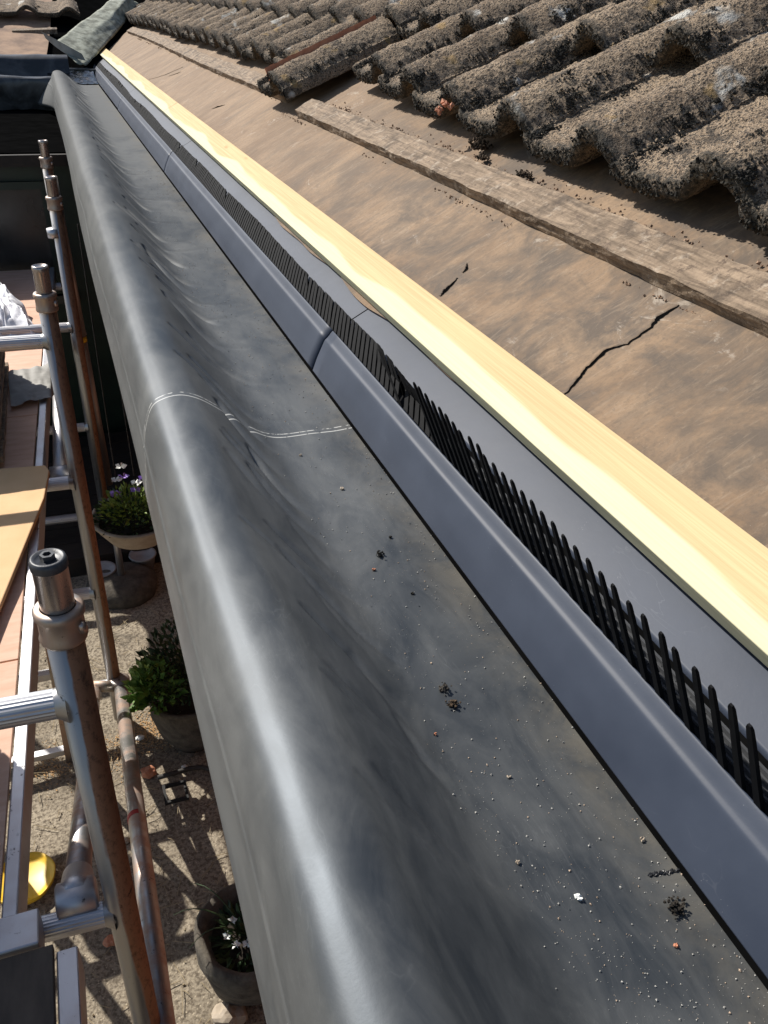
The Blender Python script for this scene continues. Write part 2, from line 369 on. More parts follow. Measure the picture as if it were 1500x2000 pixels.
mk('felt_sheet', vs, fs, FELT, fe, True)
vs, fs = grid(2, 2, lambda a, b: roof(.10 + 3.2 * a, -3 + 14 * b, -.03)); mk('roof_deck', vs, fs, BLACKW, fe)
def tear(name, pts, ws, seed):
    m = MB(); L = []
    sub = []
    for i in range(len(pts) - 1):
        for k in range(8):
            f = k / 8; sub.append((pts[i][0] * (1 - f) + pts[i + 1][0] * f, pts[i][1] * (1 - f) + pts[i + 1][1] * f, ws[i] * (1 - f) + ws[i + 1] * f))
    sub.append((*pts[-1], ws[-1])); vs = []
    for i, (u, y, wd) in enumerate(sub):
        j = .003 * mn.noise(Vector((i * .55, seed, 0))) + .0022 * mn.noise(Vector((i * 1.7, seed, 6))); q = wd * (.75 + .6 * abs(mn.noise(Vector((i * .8, seed, 4)))))
        hh = felth(u, y) + .0009; vs += [roof(u, y + j - q, hh), roof(u, y + j + q, hh)]
    fs = [(2 * i, 2 * i + 2, 2 * i + 3, 2 * i + 1) for i in range(len(sub) - 1)]
    o = mk(name, vs, fs, NOREF, fe)
    # raised torn lip on the far side of the gap
    lv = []
    for i, (u, y, wd) in enumerate(sub):
        j = .003 * mn.noise(Vector((i * .55, seed, 0))) + .0022 * mn.noise(Vector((i * 1.7, seed, 6))); q = wd * (.75 + .6 * abs(mn.noise(Vector((i * .8, seed, 4)))))
        hh = felth(u, y); lv += [roof(u, y + j + q, hh + .001), roof(u, y + j + q + .002, hh + .0018 + .0008 * mn.noise(Vector((i * .4, seed, 9)))), roof(u, y + j + q + .014, hh - .002)]
    lf = []
    for i in range(len(sub) - 1):
        for k in (0, 1): lf.append((3 * i + k, 3 * i + 3 + k, 3 * i + 4 + k, 3 * i + 1 + k))
    mk('torn_lip', lv, lf, FELT, fe, True)
tear('crack', [(.160, .812), (.186, .822), (.208, .833), (.245, .841), (.266, .828), (.301, .828), (.319, .836), (.352, .838)], [.0005, .0028, .0024, .003, .0014, .0018, .0042, .0008], 1)
tear('tear', [(.168, 1.215), (.180, 1.222), (.194, 1.226), (.212, 1.235)], [.0006, .006, .004, .0008], 2)
tear('tear', [(.225, 1.240), (.236, 1.246), (.244, 1.262)], [.0008, .005, .0008], 5)
tear('tear', [(.228, 3.60), (.250, 3.575), (.272, 3.53)], [.001, .014, .001], 3)
tear('tear', [(.17, 5.3), (.25, 5.1), (.34, 5.0)], [.001, .004, .001], 8)
tear('tear', [(.25, 5.0), (.29, 4.92), (.31, 4.9)], [.001, .012, .001], 6)

# ------------------------------------------------------------------ rubber membrane
prof = [(.060, -.668), (.050, -.655), (.049, -.625), (.053, -.585), (.056, -.553), (.0605, -.524), (.074, -.491), (.092, -.4795), (.113, -.4765), (.133, -.4815), (.152, -.493), (.178, -.514), (.203, -.536), (.223, -.551), (.245, -.560), (.275, -.5625), (.32, -.562), (.369, -.560), (.392, -.558)]
def catmull(P, t):
    n = len(P) - 1; x = t * n; i = min(int(x), n - 1); f = x - i
    p = [P[max(0, min(n, i + k))] for k in (-1, 0, 1, 2)]
    return tuple(.5 * ((2 * p[1][k]) + (-p[0][k] + p[2][k]) * f + (2 * p[0][k] - 5 * p[1][k] + 4 * p[2][k] - p[3][k]) * f * f + (-p[0][k] + 3 * p[1][k] - 3 * p[2][k] + p[3][k]) * f ** 3) for k in (0, 1))
NX = 210
base = np.array([catmull(prof, i / (NX - 1)) for i in range(NX)])
tang = np.gradient(base, axis=0); tang /= np.linalg.norm(tang, axis=1)[:, None]
nrm = np.stack([-tang[:, 1], tang[:, 0]], 1)
ys = [-1.6]
while ys[-1] < 7.02: ys.append(ys[-1] + (.012 if ys[-1] < .2 else .0022 + .0012 * ys[-1]))
Y = np.array(ys); NY = len(Y)
S = np.cumsum(np.r_[0, np.linalg.norm(np.diff(base, axis=0), axis=1)])
SS, YY = np.meshgrid(S, Y)
X0 = np.broadcast_to(base[:, 0], SS.shape); Z0 = np.broadcast_to(base[:, 1], SS.shape)
H = np.zeros_like(SS)
rs = np.random.RandomState(5)
sx = lambda x: np.interp(x, base[28:, 0], S[28:])
def fold(s0, y0, s1, y1, wd, amp, curve=0.0, sharp=1.6):
    """ridge with a hollow beside it, from (s0,y0) to (s1,y1)"""
    dx, dy = s1 - s0, y1 - y0; L2 = dx * dx + dy * dy; L = math.sqrt(L2)
    t = ((SS - s0) * dx + (YY - y0) * dy) / L2
    dd = ((SS - s0) * -dy + (YY - y0) * dx) / L + curve * L * (t * (1 - t))
    env = 3.9 * np.clip(t, 0, 1) ** .7 * np.clip(1 - t, 0, 1) ** 1.35 * (.62 + .38 * np.clip((YY - .8) / .6, 0, 1))
    ww = wd * (.45 + .5 * np.clip(t, 0, 1))
    return amp * env * (.08 * np.exp(-((dd - 1.9 * ww) / (1.5 * ww)) ** 2) + .03 * np.exp(-((dd + 2.2 * ww) / (1.6 * ww)) ** 2) - 1.15 * np.exp(-(np.abs(dd) / ww) ** sharp))
y = .34
while y < 6.9:
    a = (.0022 + .0048 * min(y, 2.1)) * (1 + .45 * min(1, max(0, y - 1))); st = sx(.150 + .03 * rs.rand()); en = sx(.235 + .03 * rs.rand())
    ln = (.10 + .07 * rs.rand()) * (1 + .15 * y)
    H += fold(st, y + ln * .6, en, y - ln * .4, (.0062 + .0035 * rs.rand() + .0004 * y), a * (.7 + .7 * rs.rand()), .18 * rs.randn() * .5)
    if rs.rand() < .65:
        H += fold(sx(.13 + .03 * rs.rand()), y + ln * .5, sx(.20 + .02 * rs.rand()), y - .2 * ln, .007, a * .6, .1)
    if y > .9:
        y2 = y - .3 * ln
        H += fold(sx(.222 + .01 * rs.rand()), y2 + .02, sx(.30 + .065 * rs.rand()), y2 - .01 + .03 * rs.randn(), .008 + .0025 * y, .0007 * (.6 + rs.rand()) * min(1.6, y / 1.5), .05 * rs.randn())
    if rs.rand() < .5:
        H += fold(sx(.070), y - .05, sx(.135), y + .07, .03, .0005 * (1 + rs.rand()), .1)
    y += (.070 + .09 * rs.rand()) * (1 + .16 * y)
# chosen strong creases
for s0, y0, s1, y1, wd, am in [(.17, 1.15, .230, .96, .010, .011), (.188, 1.02, .242, .85, .009, .009), (.165, 2.07, .236, 1.80, .011, .015), (.185, .70, .232, .56, .009, .003), (.195, .58, .248, .44, .010, .0032), (.15, .96, .21, .80, .012, .004), (.2, .84, .25, .70, .009, .003), (.21, .50, .25, .36, .010, .0028)]:
    H += fold(sx(s0), y0, sx(s1), y1, wd, am, .12)
for (yy, am) in [(1.5, .0015), (2.3, .002), (2.9, .002), (3.6, .003), (4.4, .003), (5.2, .003)]:
    H += am * np.exp(-((YY - yy - (SS - .2) * .6) / (.03 + .012 * yy)) ** 2) * np.exp(-((SS - sx(.15)) / .09) ** 2)
# slow undulation
H += .0035 * np.sin(YY * 4.3 + 1) * np.exp(-((SS - sx(.11)) / .08) ** 2) + .002 * np.sin(YY * 11 + SS * 9) * np.exp(-((SS - sx(.16)) / .08) ** 2)
H += .0018 * np.sin(YY * 7.1 + 2.2 * np.sin(YY * 2)) * np.exp(-((SS - S[42]) / .06) ** 2)
# crease on the hanging face
cs = np.interp(-.553, base[:56, 1], S[:56])
H += .0022 * np.exp(-(np.abs(SS - cs - .004 * np.sin(YY * 2.1) - .003 * np.sin(YY * 5.3)) / .0028) ** 1.4)
# flatten where it is stuck down
ff = np.clip((X0 - .34) / .02, 0, 1) * (np.arange(NX)[None, :] > NX // 2); H *= (1 - ff)
Xc = X0 + H * nrm[:, 0][None, :]; Zc = Z0 + H * nrm[:, 1][None, :]
# far end flares outwards where it meets the other membrane
e = np.clip((YY - 6.35) / .65, 0, 1) ** 1.5; low = np.clip((-.53 - Z0) / .12, 0, 1) * (np.arange(NX)[None, :] < NX // 3)
Xc = Xc - .10 * e * low; Zc = Zc - .035 * e * low
Xc = Xc + .004 * np.sin(YY * 1.7) * np.clip((-.5 - Z0) / .1, 0, 1) * (np.arange(NX)[None, :] < NX // 3)
vs = np.stack([Xc, YY, Zc], -1).reshape(-1, 3)
fs = [(i * NX + j, i * NX + j + 1, (i + 1) * NX + j + 1, (i + 1) * NX + j) for i in range(NY - 1) for j in range(NX - 1)]
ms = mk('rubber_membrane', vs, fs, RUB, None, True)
tag(ms, 'long dusty black rubber sheet rolled over the roof edge, creased along its foot', 'rubber sheet')
so_ = ms.modifiers.new('s', 'SOLIDIFY'); so_.thickness = .0012; so_.offset = -1
def rubz(x, yv):
    i = int(np.argmin(abs(Y - yv))); row = np.array([Xc[i, NX // 2:], Zc[i, NX // 2:]]); return float(np.interp(x, row[0], row[1]))

# dark fascia behind the grey trays, seen in the joints and as the black line at their foot
MB().hexa([(.372, -1.6, -.60), (.60, -1.6, -.60), (.60, 8.0, -.60), (.372, 8.0, -.60), (.3725, -1.6, -.5585), (.60, -1.6, -.43), (.60, 8.0, -.43), (.3725, 8.0, -.5585)])
blk = thing('eaves_board', 'black board behind the grey eaves trays showing in their joints', 'board', (.45, 3, -.55))
m = MB(); sec = [(.3690, -.5600), (.3722, -.552), (.377, -.546), (.389, -.524), (.401, -.506), (.406, -.5035), (.410, -.498), (.415, -.505), (.430, -.505), (.434, -.481), (.50, -.447), (.50, -.60), (.368, -.60)]
vs = [Vector((x, yv, z)) for yv in (-1.6, 8.15) for x, z in sec]; n = len(sec)
m.add(vs, [(i, (i + 1) % n, n + (i + 1) % n, n + i) for i in range(n)] + [tuple(range(n))[::-1], tuple(range(n, 2 * n))])
m.build('board', NOREF, blk)

# ------------------------------------------------------------------ grey eaves trays
fp = [(.3716, -.5541), (.3735, -.5490), (.380, -.5315), (.3875, -.515), (.3925, -.504), (.3947, -.5000), (.3965, -.4983), (.3985, -.4967), (.4010, -.4938), (.4035, -.4906), (.4060, -.4876), (.4076, -.4860), (.4088, -.4855), (.4098, -.4860), (.4104, -.4885)]
joints = [-2.667 + 2 * k for k in range(6)] + [8.0]
tl = ['grey plastic eaves tray nearest the camera, behind the upright comb teeth', 'second grey plastic eaves tray, beside the chalk seam', 'third grey eaves tray from the camera', 'fourth grey eaves tray from the camera', 'last full grey eaves tray before the valley', 'short dusty grey eaves tray ending at the lead valley']
tl = {1: tl[0], 2: 'second grey eaves tray from the camera, starting at the nearest joint', 3: tl[2], 4: tl[3], 5: 'short grey eaves tray ending at the lead valley'}
for k in range(1, len(joints) - 1):
    y0, y1 = joints[k] + .002, joints[k + 1] - .002
    if k == 1: y0 = -.667
    t = thing('eaves_tray', tl.get(k, tl[5] if k > 4 else tl[3]) if k < 6 else 'x', 'eaves tray', ((.40, (y0 + y1) / 2, -.53)), group='grey plastic eaves trays')
    dz = .0012 * rnd.uniform(-1, 1); dx = .001 * rnd.uniform(-1, 1)
    ny = 60
    def f(a, b):
        yy = y0 + (y1 - y0) * b; x, z = catmull(fp, a)
        wv = .0010 * mn.noise(Vector((a * 2, yy * 3, k))) * math.sin(a * 3.1)
        jut = .006 * mn.noise(Vector((yy * 11, 3, k))) * max(0, a - .8) * 5 * (1 if yy > 2.0 else .1)
        return Vector((x + dx + wv - 0 * jut, yy, z + dz + wv))
    vs, fs = grid(40, ny, f); o = mk('front_face', vs, fs, PLA, t, True)
    s_ = o.modifiers.new('s', 'SOLIDIFY'); s_.thickness = .0025; s_.offset = -1
    def g(a, b):
        yy = y0 + (y1 - y0) * b
        ue = .0275 + .004 * max(0, mn.noise(Vector((yy * 2.2, 7, 0)))) * (1 if yy > 1 else 0)
        u = ue + (.110 - ue) * a
        h = (-.0135 if a < .04 else -.002) + .0008 * mn.noise(Vector((yy * 3, a, 2)))
        if a < .03: u += .001
        return roof(u, yy, h)
    vs, fs = grid(26, ny, g); o = mk('back_flange', vs, fs, PLA, t, True)

# ------------------------------------------------------------------ comb fillers
def comb(name, label, y0, y1, mode, nteeth):
    t = thing(name, label, 'comb filler', (.42, (y0 + y1) / 2, -.49), group='black comb filler strips')
    m = MB(); r = random.Random(int(y0 * 10) + 3)
    m.hexa([(.413, y0, -.503), (.436, y0, -.503), (.436, y1, -.503), (.413, y1, -.503), (.413, y0, -.497), (.434, y0, -.493), (.434, y1, -.493), (.413, y1, -.497)])
    m.build('comb_base', COMB, t)
    m = MB(); p = (y1 - y0) / nteeth
    for i in range(nteeth):
        yc = y0 + (i + .5) * p
        if mode == 0:
            bb = Vector((.4155, yc, -.500)); tp = Vector((.3715 + r.uniform(-.0016, .0016), yc + r.uniform(-.0015, .0015), -.3925 + r.uniform(-.0015, .0015)))
            ax = (tp - bb).normalized(); ay = Vector((0, 1, 0)); an = ax.cross(ay)
            wv = [(0, .0039, .0018), (.86, .0030, .0015), (.97, .0026, .0013), (1, .0015, .0009)]
            vs = []
            for f_, a, b in wv:
                c = bb.lerp(tp, f_); vs += [c - ay * a - an * b, c + ay * a - an * b, c + ay * a + an * b, c - ay * a + an * b]
            fs = [(0, 3, 2, 1), (12, 13, 14, 15)]
            for q in range(3):
                for e_ in range(4): fs.append((q * 4 + e_, q * 4 + (e_ + 1) % 4, q * 4 + 4 + (e_ + 1) % 4, q * 4 + 4 + e_))
            m.add(vs, fs)
        else:
            wavy = .006 * mn.noise(Vector((yc * 1.7, 11, 0))) + (.009 * mn.noise(Vector((yc * .9, 4, 0))) if yc > 2.5 else 0)
            lift = .0045 * max(0, mn.noise(Vector((yc * 2.3, 9, 1))))
            bb = Vector((.4120, yc - .034, -.4890)); tp = Vector((.4440 + wavy + r.uniform(-.0008, .0008), yc + .040, -.4665 + wavy * .55 + lift)); mid = bb.lerp(tp, .5) + Vector((0, 0, .0015))
            if yc < 1.17: tp = tp.lerp(Vector((.388, yc + .022, -.424)), min(1, (1.17 - yc) / .26) * .75)
            if 1.03 < yc < 1.05: tp = Vector((.402, yc + .02, -.432)); mid = Vector((.408, yc, -.462))
            if r.random() < .06: tp += Vector((-.004, .004, .006))
            for (a, b) in ((bb, mid), (mid, tp)):
                ay = Vector((0, .0070, 0)); az = Vector((-.0008, 0, .0013))
                m.hexa([a - ay - az, b - ay - az, b + ay - az, a + ay - az, a - ay + az, b - ay + az, b + ay + az, a + ay + az])
    m.build('comb_teeth', COMB, t)
    if mode == 0:
        m = MB()
        for q in range(5):
            a = q / 4; c = Vector((.4235 + .0085 * a, 0, -.499 + .018 * a))
            m.box((c.x - .0014, y0, c.z - .0020), (c.x + .0014, y1, c.z + .0020))
        m.build('grille_rail', GRIL, t)
        m = MB()
        for i in range(nteeth):
            yc = y0 + i * p
            a = Vector((.4255, yc, -.500)); b = Vector((.4325, yc, -.480)); ay = Vector((0, .0028, 0)); az = Vector((.0012, 0, 0))
            m.hexa([a - ay - az, a - ay + az, a + ay + az, a + ay - az, b - ay - az, b - ay + az, b + ay + az, b + ay - az])
        m.build('grille_slats', GRIL, t)
comb('comb_filler', 'black comb filler with upright teeth fanning up nearest the camera', -.667, .885, 0, 78)
comb('comb_filler', 'black comb filler folded flat beside the nearest tray joint', .895, 3.33, 1, 122)
comb('comb_filler', 'wavy black comb filler running away along the middle trays', 3.335, 5.33, 1, 100)
comb('comb_filler', 'farthest wavy black comb filler ending near the lead valley', 5.335, 8.0, 1, 134)

# ------------------------------------------------------------------ timber battens
def rough_bar(name, u0, u1, y0, y1, h0, h1, mat, nz, seed, parent, step=.03, far=None):
    ny = max(4, int((y1 - y0) / step)); vs = []; K = 16; mnx = Vector((seed, 0, 0))
    for i in range(ny + 1):
        yy = y0 + (y1 - y0) * i / ny; du = 0 if far is None else far(yy)
        ring = []
        for k in range(K):
            s = k // 4; f = (k % 4) / 4
            cn = [(u0, h0), (u1, h0), (u1, h1), (u0, h1)]; a, b = cn[s], cn[(s + 1) % 4]
            u = a[0] + (b[0] - a[0]) * f; h = a[1] + (b[1] - a[1]) * f
            q = Vector((u * 30 + seed, yy * 12, h * 40)); u += du + nz * (mn.noise(q * 1.0) + .6 * mn.noise(q * 4)); h += nz * (.7 * mn.noise(q + Vector((9, 3, 1))) + .5 * mn.noise(q * 5 + Vector((9, 3, 1))))
            ring.append(roof(u, yy, h))
        vs += ring
    fs = [(i * K + k, i * K + (k + 1) % K, (i + 1) * K + (k + 1) % K, (i + 1) * K + k) for i in range(ny) for k in range(K)]
    fs += [tuple(range(K))[::-1], tuple(ny * K + k for k in range(K))]
    return mk(name, vs, fs, mat, parent)
for (y0, y1, lab) in ((-1.4, 3.985, 'long new pale yellow pine batten nearest the camera, laid over the felt edge'), (3.989, 8.35, 'far new pine batten, paler, running up to the lead valley')):
    o = rough_bar('pine_batten', .0785, .150, y0, y1, .0055, .0295, PINE, .0003, y0, None, .08)
    tag(o, lab, 'batten', 'new pine battens'); bevel(o, .0012, 2)
ob = rough_bar('old_batten', .361, .424, -1.4, 2.74, .004, .029, OLDW, .0028, 3, None, .012, lambda y: .004 * math.sin(y * 1.3) - .004 + .003 * y)
tag(ob, 'rough weathered old batten on the felt in front of the near tiles', 'batten', 'weathered old battens')
ob = rough_bar('old_batten', .395, .458, 2.98, 8.5, .004, .027, OLDW, .003, 8, None, .03, lambda y: .008 * math.sin(y * 1.1) + .003 * mn.noise(Vector((y * 4, 0, 0))))
tag(ob, 'paler far old batten beyond the slipped tile, running to the valley', 'batten', 'weathered old battens')

# ------------------------------------------------------------------ roof tiles
TW, TL, PITCH = .312, .41, .292
def tprof(v):                                   # v 0 (far side) .. 1 (camera side)
    if v < .52:
        return -.007 * math.sin(v / .52 * math.pi) + .006 * max(0, 1 - v / .1) ** 2
    a = (v - .52) / .48
    return .047 * (math.sin(min(a * 1.04, 1) * math.pi) ** .95)
def tile_mesh(name, nu, nv, seed, amp=1.0):
    """local x up the slope from the nose, y across (+y away from camera), z off the roof"""
    top = {}; vs = []; T = .033
    def top_h(a, v, s=seed):
        q = Vector((a * TL * 16 + s * 7.3, v * TW * 16, s))
        return tprof(v) + amp * (.0045 * fbm(q, 3) + .0028 * mn.noise(q * 7) + .0016 * mn.noise(q * 17))
    rows = nu
    for i in range(rows):
        a = (i / (rows - 1)) ** 1.25
        for j in range(nv):
            v = j / (nv - 1)
            nose = amp * (.006 * mn.noise(Vector((v * 14, seed, 0))) + .004 * mn.noise(Vector((v * 50, seed, 3)))) if i < 3 else 0
            vs.append((a * TL - nose * (1 - i / 3 if i < 3 else 0), TW * (.5 - v), top_h(a, v)))
    # rounded nose, underside
    for r_, (dx, f) in enumerate(((-.004, .25), (-.005, .6), (.000, .95), (.03, 1.0), (TL * .6, 1.0))):
        for j in range(nv):
            v = j / (nv - 1); jit = amp * (.0035 * mn.noise(Vector((v * 60, r_ * 2.1, seed))) + .0025 * mn.noise(Vector((v * 130, r_ * 5.1, seed))))
            vs.append((dx + jit - amp * .004 * mn.noise(Vector((v * 14, seed, 0))), TW * (.5 - v), tprof(v) - (T + .006 * abs(mn.noise(Vector((v * 9, seed, 8))))) * f + jit))
    fs = [(i * nv + j, i * nv + j + 1, (i + 1) * nv + j + 1, (i + 1) * nv + j) for i in range(rows - 1) for j in range(nv - 1)]
    o = rows * nv
    fs += [(j, o + j, o + j + 1, j + 1) for j in range(nv - 1)]
    for r_ in range(4):
        fs += [(o + r_ * nv + j, o + (r_ + 1) * nv + j, o + (r_ + 1) * nv + j + 1, o + r_ * nv + j + 1) for j in range(nv - 1)]
    # side edges
    for j in (0, nv - 1):
        for i in range(rows - 1):
            n0 = len(vs); a0, a1 = vs[i * nv + j], vs[(i + 1) * nv + j]
            vs.append((a0[0], a0[1], a0[2] - T)); vs.append((a1[0], a1[1], a1[2] - T))
            q = (i * nv + j, n0, n0 + 1, (i + 1) * nv + j); fs.append(q if j else q[::-1])
    me = bpy.data.meshes.new(name); me.from_pydata(vs, [], fs); me.materials.append(TILE)
    me.polygons.foreach_set('use_smooth', [True] * len(fs)); me.update(); return me
def moss_mesh(seed, n, lump=6, heavy=1.0):
    r = random.Random(seed); m = MB(); heavy *= .8
    def puff(x, v, rad, cnt):
        for _ in range(cnt):
            a = r.uniform(0, 6.28); q = rad * r.random() ** .6; xx = x + 1.5 * q * math.cos(a); vv = v + .75 * q * math.sin(a) / TW
            if mn.noise(Vector((xx * 60, vv * 20, seed))) < -.12: continue
            if not (0.0 < vv < 1 and -.004 < xx < TL): continue
            hh = tprof(vv) + rad * .22 * (1 - (q / rad) ** 2) + r.uniform(-.001, .002)
            m.grit((xx, TW * (.5 - vv), hh), r.uniform(.0014, .0034), r)
    for _ in range(n):
        puff(r.uniform(.0, .32), r.choice([.50, .99, .97, .95, .03, r.random()]), r.uniform(.007, .016), int(45 * heavy))
    for _ in range(lump):
        puff(r.uniform(.0, .3), r.choice([.93, .97, .97, .08]), r.uniform(.018, .034), int(190 * heavy))
    for _ in range(int(220 * heavy)):           # spiky beard along the nose
        v = r.random(); m.grit((-.006 + r.uniform(-.003, .003), TW * (.5 - v), tprof(v) - r.uniform(.0, .026)), r.uniform(.002, .0042), r)
    me = bpy.data.meshes.new('moss'); me.from_pydata([tuple(v) for v in m.v], [], m.f); me.materials.append(MOSS); return me  # reads as one crust
hi = [tile_mesh('tile_body', 110, 90, s) for s in range(4)]
lo = [tile_mesh('tile_body', 44, 44, s + 10) for s in range(4)]
mossh = [moss_mesh(s, 14, 6) for s in range(4)]; mossl = [moss_mesh(s + 20, 6, 2, .4) for s in range(3)]
RM = Matrix((D, Vector((0, 1, 0)), N)).transposed()      # columns: slope, across, normal
TILT = -.075
def place_tile(u0, yc, label, group, body, moss, dh=0.0, rot=0.0, h0=.066):
    q = (RM @ Euler((0, .108, rot)).to_matrix()).to_euler()
    yc -= .022; u0 += .024
    t = thing('roof_tile', label, 'roof tile', roof(u0, yc, h0 + dh - .024), q, group)
    o = bpy.data.objects.new('tile_body', body); C.objects.link(o); o.parent = t; o.location = (0, 0, .024)
    if moss:
        o = bpy.data.objects.new('moss', moss); C.objects.link(o); o.parent = t; o.location = (0, 0, .024); o['kind'] = 'stuff'
    return t
near = [(.735, .455, 'heavy mossy tile at the right edge of the photo, lowest of the near bottom course'),
        (1.025, .460, 'broad near tile with a white lichen spot, second of the bottom course from the camera'),
        (1.318, .462, 'near bottom course tile with a deep trough, just beyond the white spotted one'),
        (1.610, .470, 'bottom course tile with knobs of black moss between the deep trough and orange chipped ones'),
        (1.900, .480, 'bottom course tile with chipped orange corner beside black moss'),
        (2.190, .500, 'bottom course tile set back with a lichen patch high on its roll'),
        (2.475, .525, 'set back bottom course tile directly above the slipped tile on its near side')]
for i, (yc, u0, lab) in enumerate(near):
    place_tile(u0, yc, lab, 'roof tiles of the bottom course', hi[i % 4], mossh[i % 4], rnd.uniform(-.002, .004), rnd.uniform(-.012, .012))
place_tile(.452, .44, 'nearest bottom course tile, mostly out of the photo at the right', 'roof tiles of the bottom course', hi[2], mossh[0])
place_tile(.452, .15, 'bottom course tile beyond the right border of the photo', 'roof tiles of the bottom course', lo[2], mossl[0])
sl_ = place_tile(.335, 2.955, 'slipped roof tile hanging down over the old batten with an orange edge', 'roof tiles of the bottom course', hi[1], mossh[2], .020, .03)
m = MB()
for k in range(24):
    xa, xb = -.006 + .0165 * k, -.006 + .0165 * (k + 1); j = .002 * mn.noise(Vector((k * .7, 0, 0)))
    m.hexa([(xa, -.056 + j, .045), (xb, -.056 + j, .045), (xb, -.046 + j, .045), (xa, -.046 + j, .045), (xa, -.055 + j, .083 + j), (xb, -.055 + j, .083 + j), (xb, -.048 + j, .078), (xa, -.048 + j, .078)])
o = m.build('broken_edge', TERRA, sl_, world=False)
yc = 3.26; i = 0
while yc < 10.6:
    if yc < ymax(.5) - .1:
        place_tile(.475 + rnd.uniform(-.012, .02), yc, 'mossy brown tile of the bottom course beyond the slipped one', 'far roof tiles of the bottom course', hi[i % 4] if yc < 4.6 else lo[i % 4], mossl[i % 3], rnd.uniform(-.002, .004), rnd.uniform(-.012, .012))
    yc += PITCH; i += 1
for cidx, (u0, nm) in enumerate(((.745, 'second'), (1.045, 'third'))):
    yc = .30 - .05 * cidx; i = 0
    while yc < 10.8:
        if yc < ymax(u0) - .05:
            if cidx == 0 and i < 9:
                lab = ['second course tile cut off at the right', 'second course tile at the top right corner, nearest the camera', 'mossy second course tile above the white spotted one', 'second course tile above the deep trough tile', 'second course tile with black beard, above the knobbed one', 'second course tile above the chipped orange corner', 'second course tile at the top edge, above the set back lichen tile', 'second course tile above the gap beside the slipped tile', 'second course tile straight above the slipped one'][i]
                place_tile(u0 + rnd.uniform(-.01, .01), yc, lab, 'roof tiles of the second course', hi[(i + 2) % 4], mossh[(i + 1) % 4], rnd.uniform(-.002, .004), rnd.uniform(-.015, .015))
            else:
                place_tile(u0 + rnd.uniform(-.01, .01), yc, 'mossy brown tile of the %s course far up the roof' % nm, 'roof tiles of the %s course' % nm, lo[(i + cidx) % 4], mossl[i % 3] if yc < 6 else None, rnd.uniform(-.002, .004), rnd.uniform(-.012, .012))
        yc += PITCH; i += 1
# chip of orange clay, one puff of moss
o = MB(); rr = random.Random(3)
for _ in range(14): o.grit(roof(.475 + rr.uniform(-.012, .02), 1.775 + rr.uniform(-.012, .012), .088 + rr.uniform(-.01, .004)), rr.uniform(.005, .009), rr)
tag(o.build('clay_chip', TERRA), 'chipped orange clay lump wedged between two mossy tiles', 'chip')

# ------------------------------------------------------------------ crumbs and clumps
def clump(name, label, cat, c, rad, n, mat, seed, flat=.6, g=(.002, .004)):
    r = random.Random(seed); m = MB(); c = Vector(c)
    for _ in range(n):
        d = Vector((r.gauss(0, 1), r.gauss(0, 1), abs(r.gauss(0, 1)) * flat)) * rad * .5
        m.grit(c + d, r.uniform(*g), r)
    return tag(m.build(name, mat), label, cat)
for i, (px, py, rad, n, lab, mt) in enumerate([(741, 1084, .008, 60, 'small black moss tuft on the rubber, farthest from the camera', MOSS), (868, 1345, .009, 60, 'grey moss crumb on the rubber just above the brown one', STONE), (886, 1376, .009, 70, 'brown moss ball on the rubber beside the grey crumb', MOSSB), (1318, 1775, .011, 110, 'dark moss lump on the rubber near the black joint mark', SOIL), (763, 1049, .003, 14, 'tiny black crumb above the farthest moss tuft', MOSS), (807, 1158, .003, 10, 'tiny black crumb below the farthest moss tuft', MOSS)]):
    p = onZ(px, py, -.561); clump('moss_clump', lab, 'moss clump', (p.x, p.y, rubz(p.x, p.y) + .001), rad * .55, int(n * .6), mt, 30 + i, .9, (.0010, .0022))
for i, (px, py, rad, col, lab) in enumerate([(1130, 1753, .0032, WHITE, 'white stone chip on the rubber near the bottom of the photo'), (731, 1112, .0026, TERRA, 'orange chip on the rubber beside the farthest moss tuft'), (1012, 1687, .0026, CREAM, 'cream chip on the rubber left of the black joint mark'), (1254, 1642, .0026, CREAM, 'tan chip on the rubber near the tray edge'), (994, 1515, .0022, CREAM, 'small yellow chip on the rubber in the middle of the grit'), (850, 1438, .002, TERRA, 'small red chip below the brown moss ball'), (1321, 1847, .0022, TERRA, 'peach chip on the rubber below the dark moss lump'), (668, 954, .003, CREAM, 'tan crumb on the rubber below the chalk seam'), (588, 888, .003, CREAM, 'cream crumb just under the chalk seam')]):
    p = onZ(px, py, -.561); r = random.Random(i); m = MB()
    for _ in range(5): m.grit((p.x + r.uniform(-1, 1) * rad * .5, p.y + r.uniform(-1, 1) * rad * .5, rubz(p.x, p.y) + rad * .5), rad * r.uniform(.5, .9), r)
    tag(m.build('stone_chip', col), lab, 'stone chip')
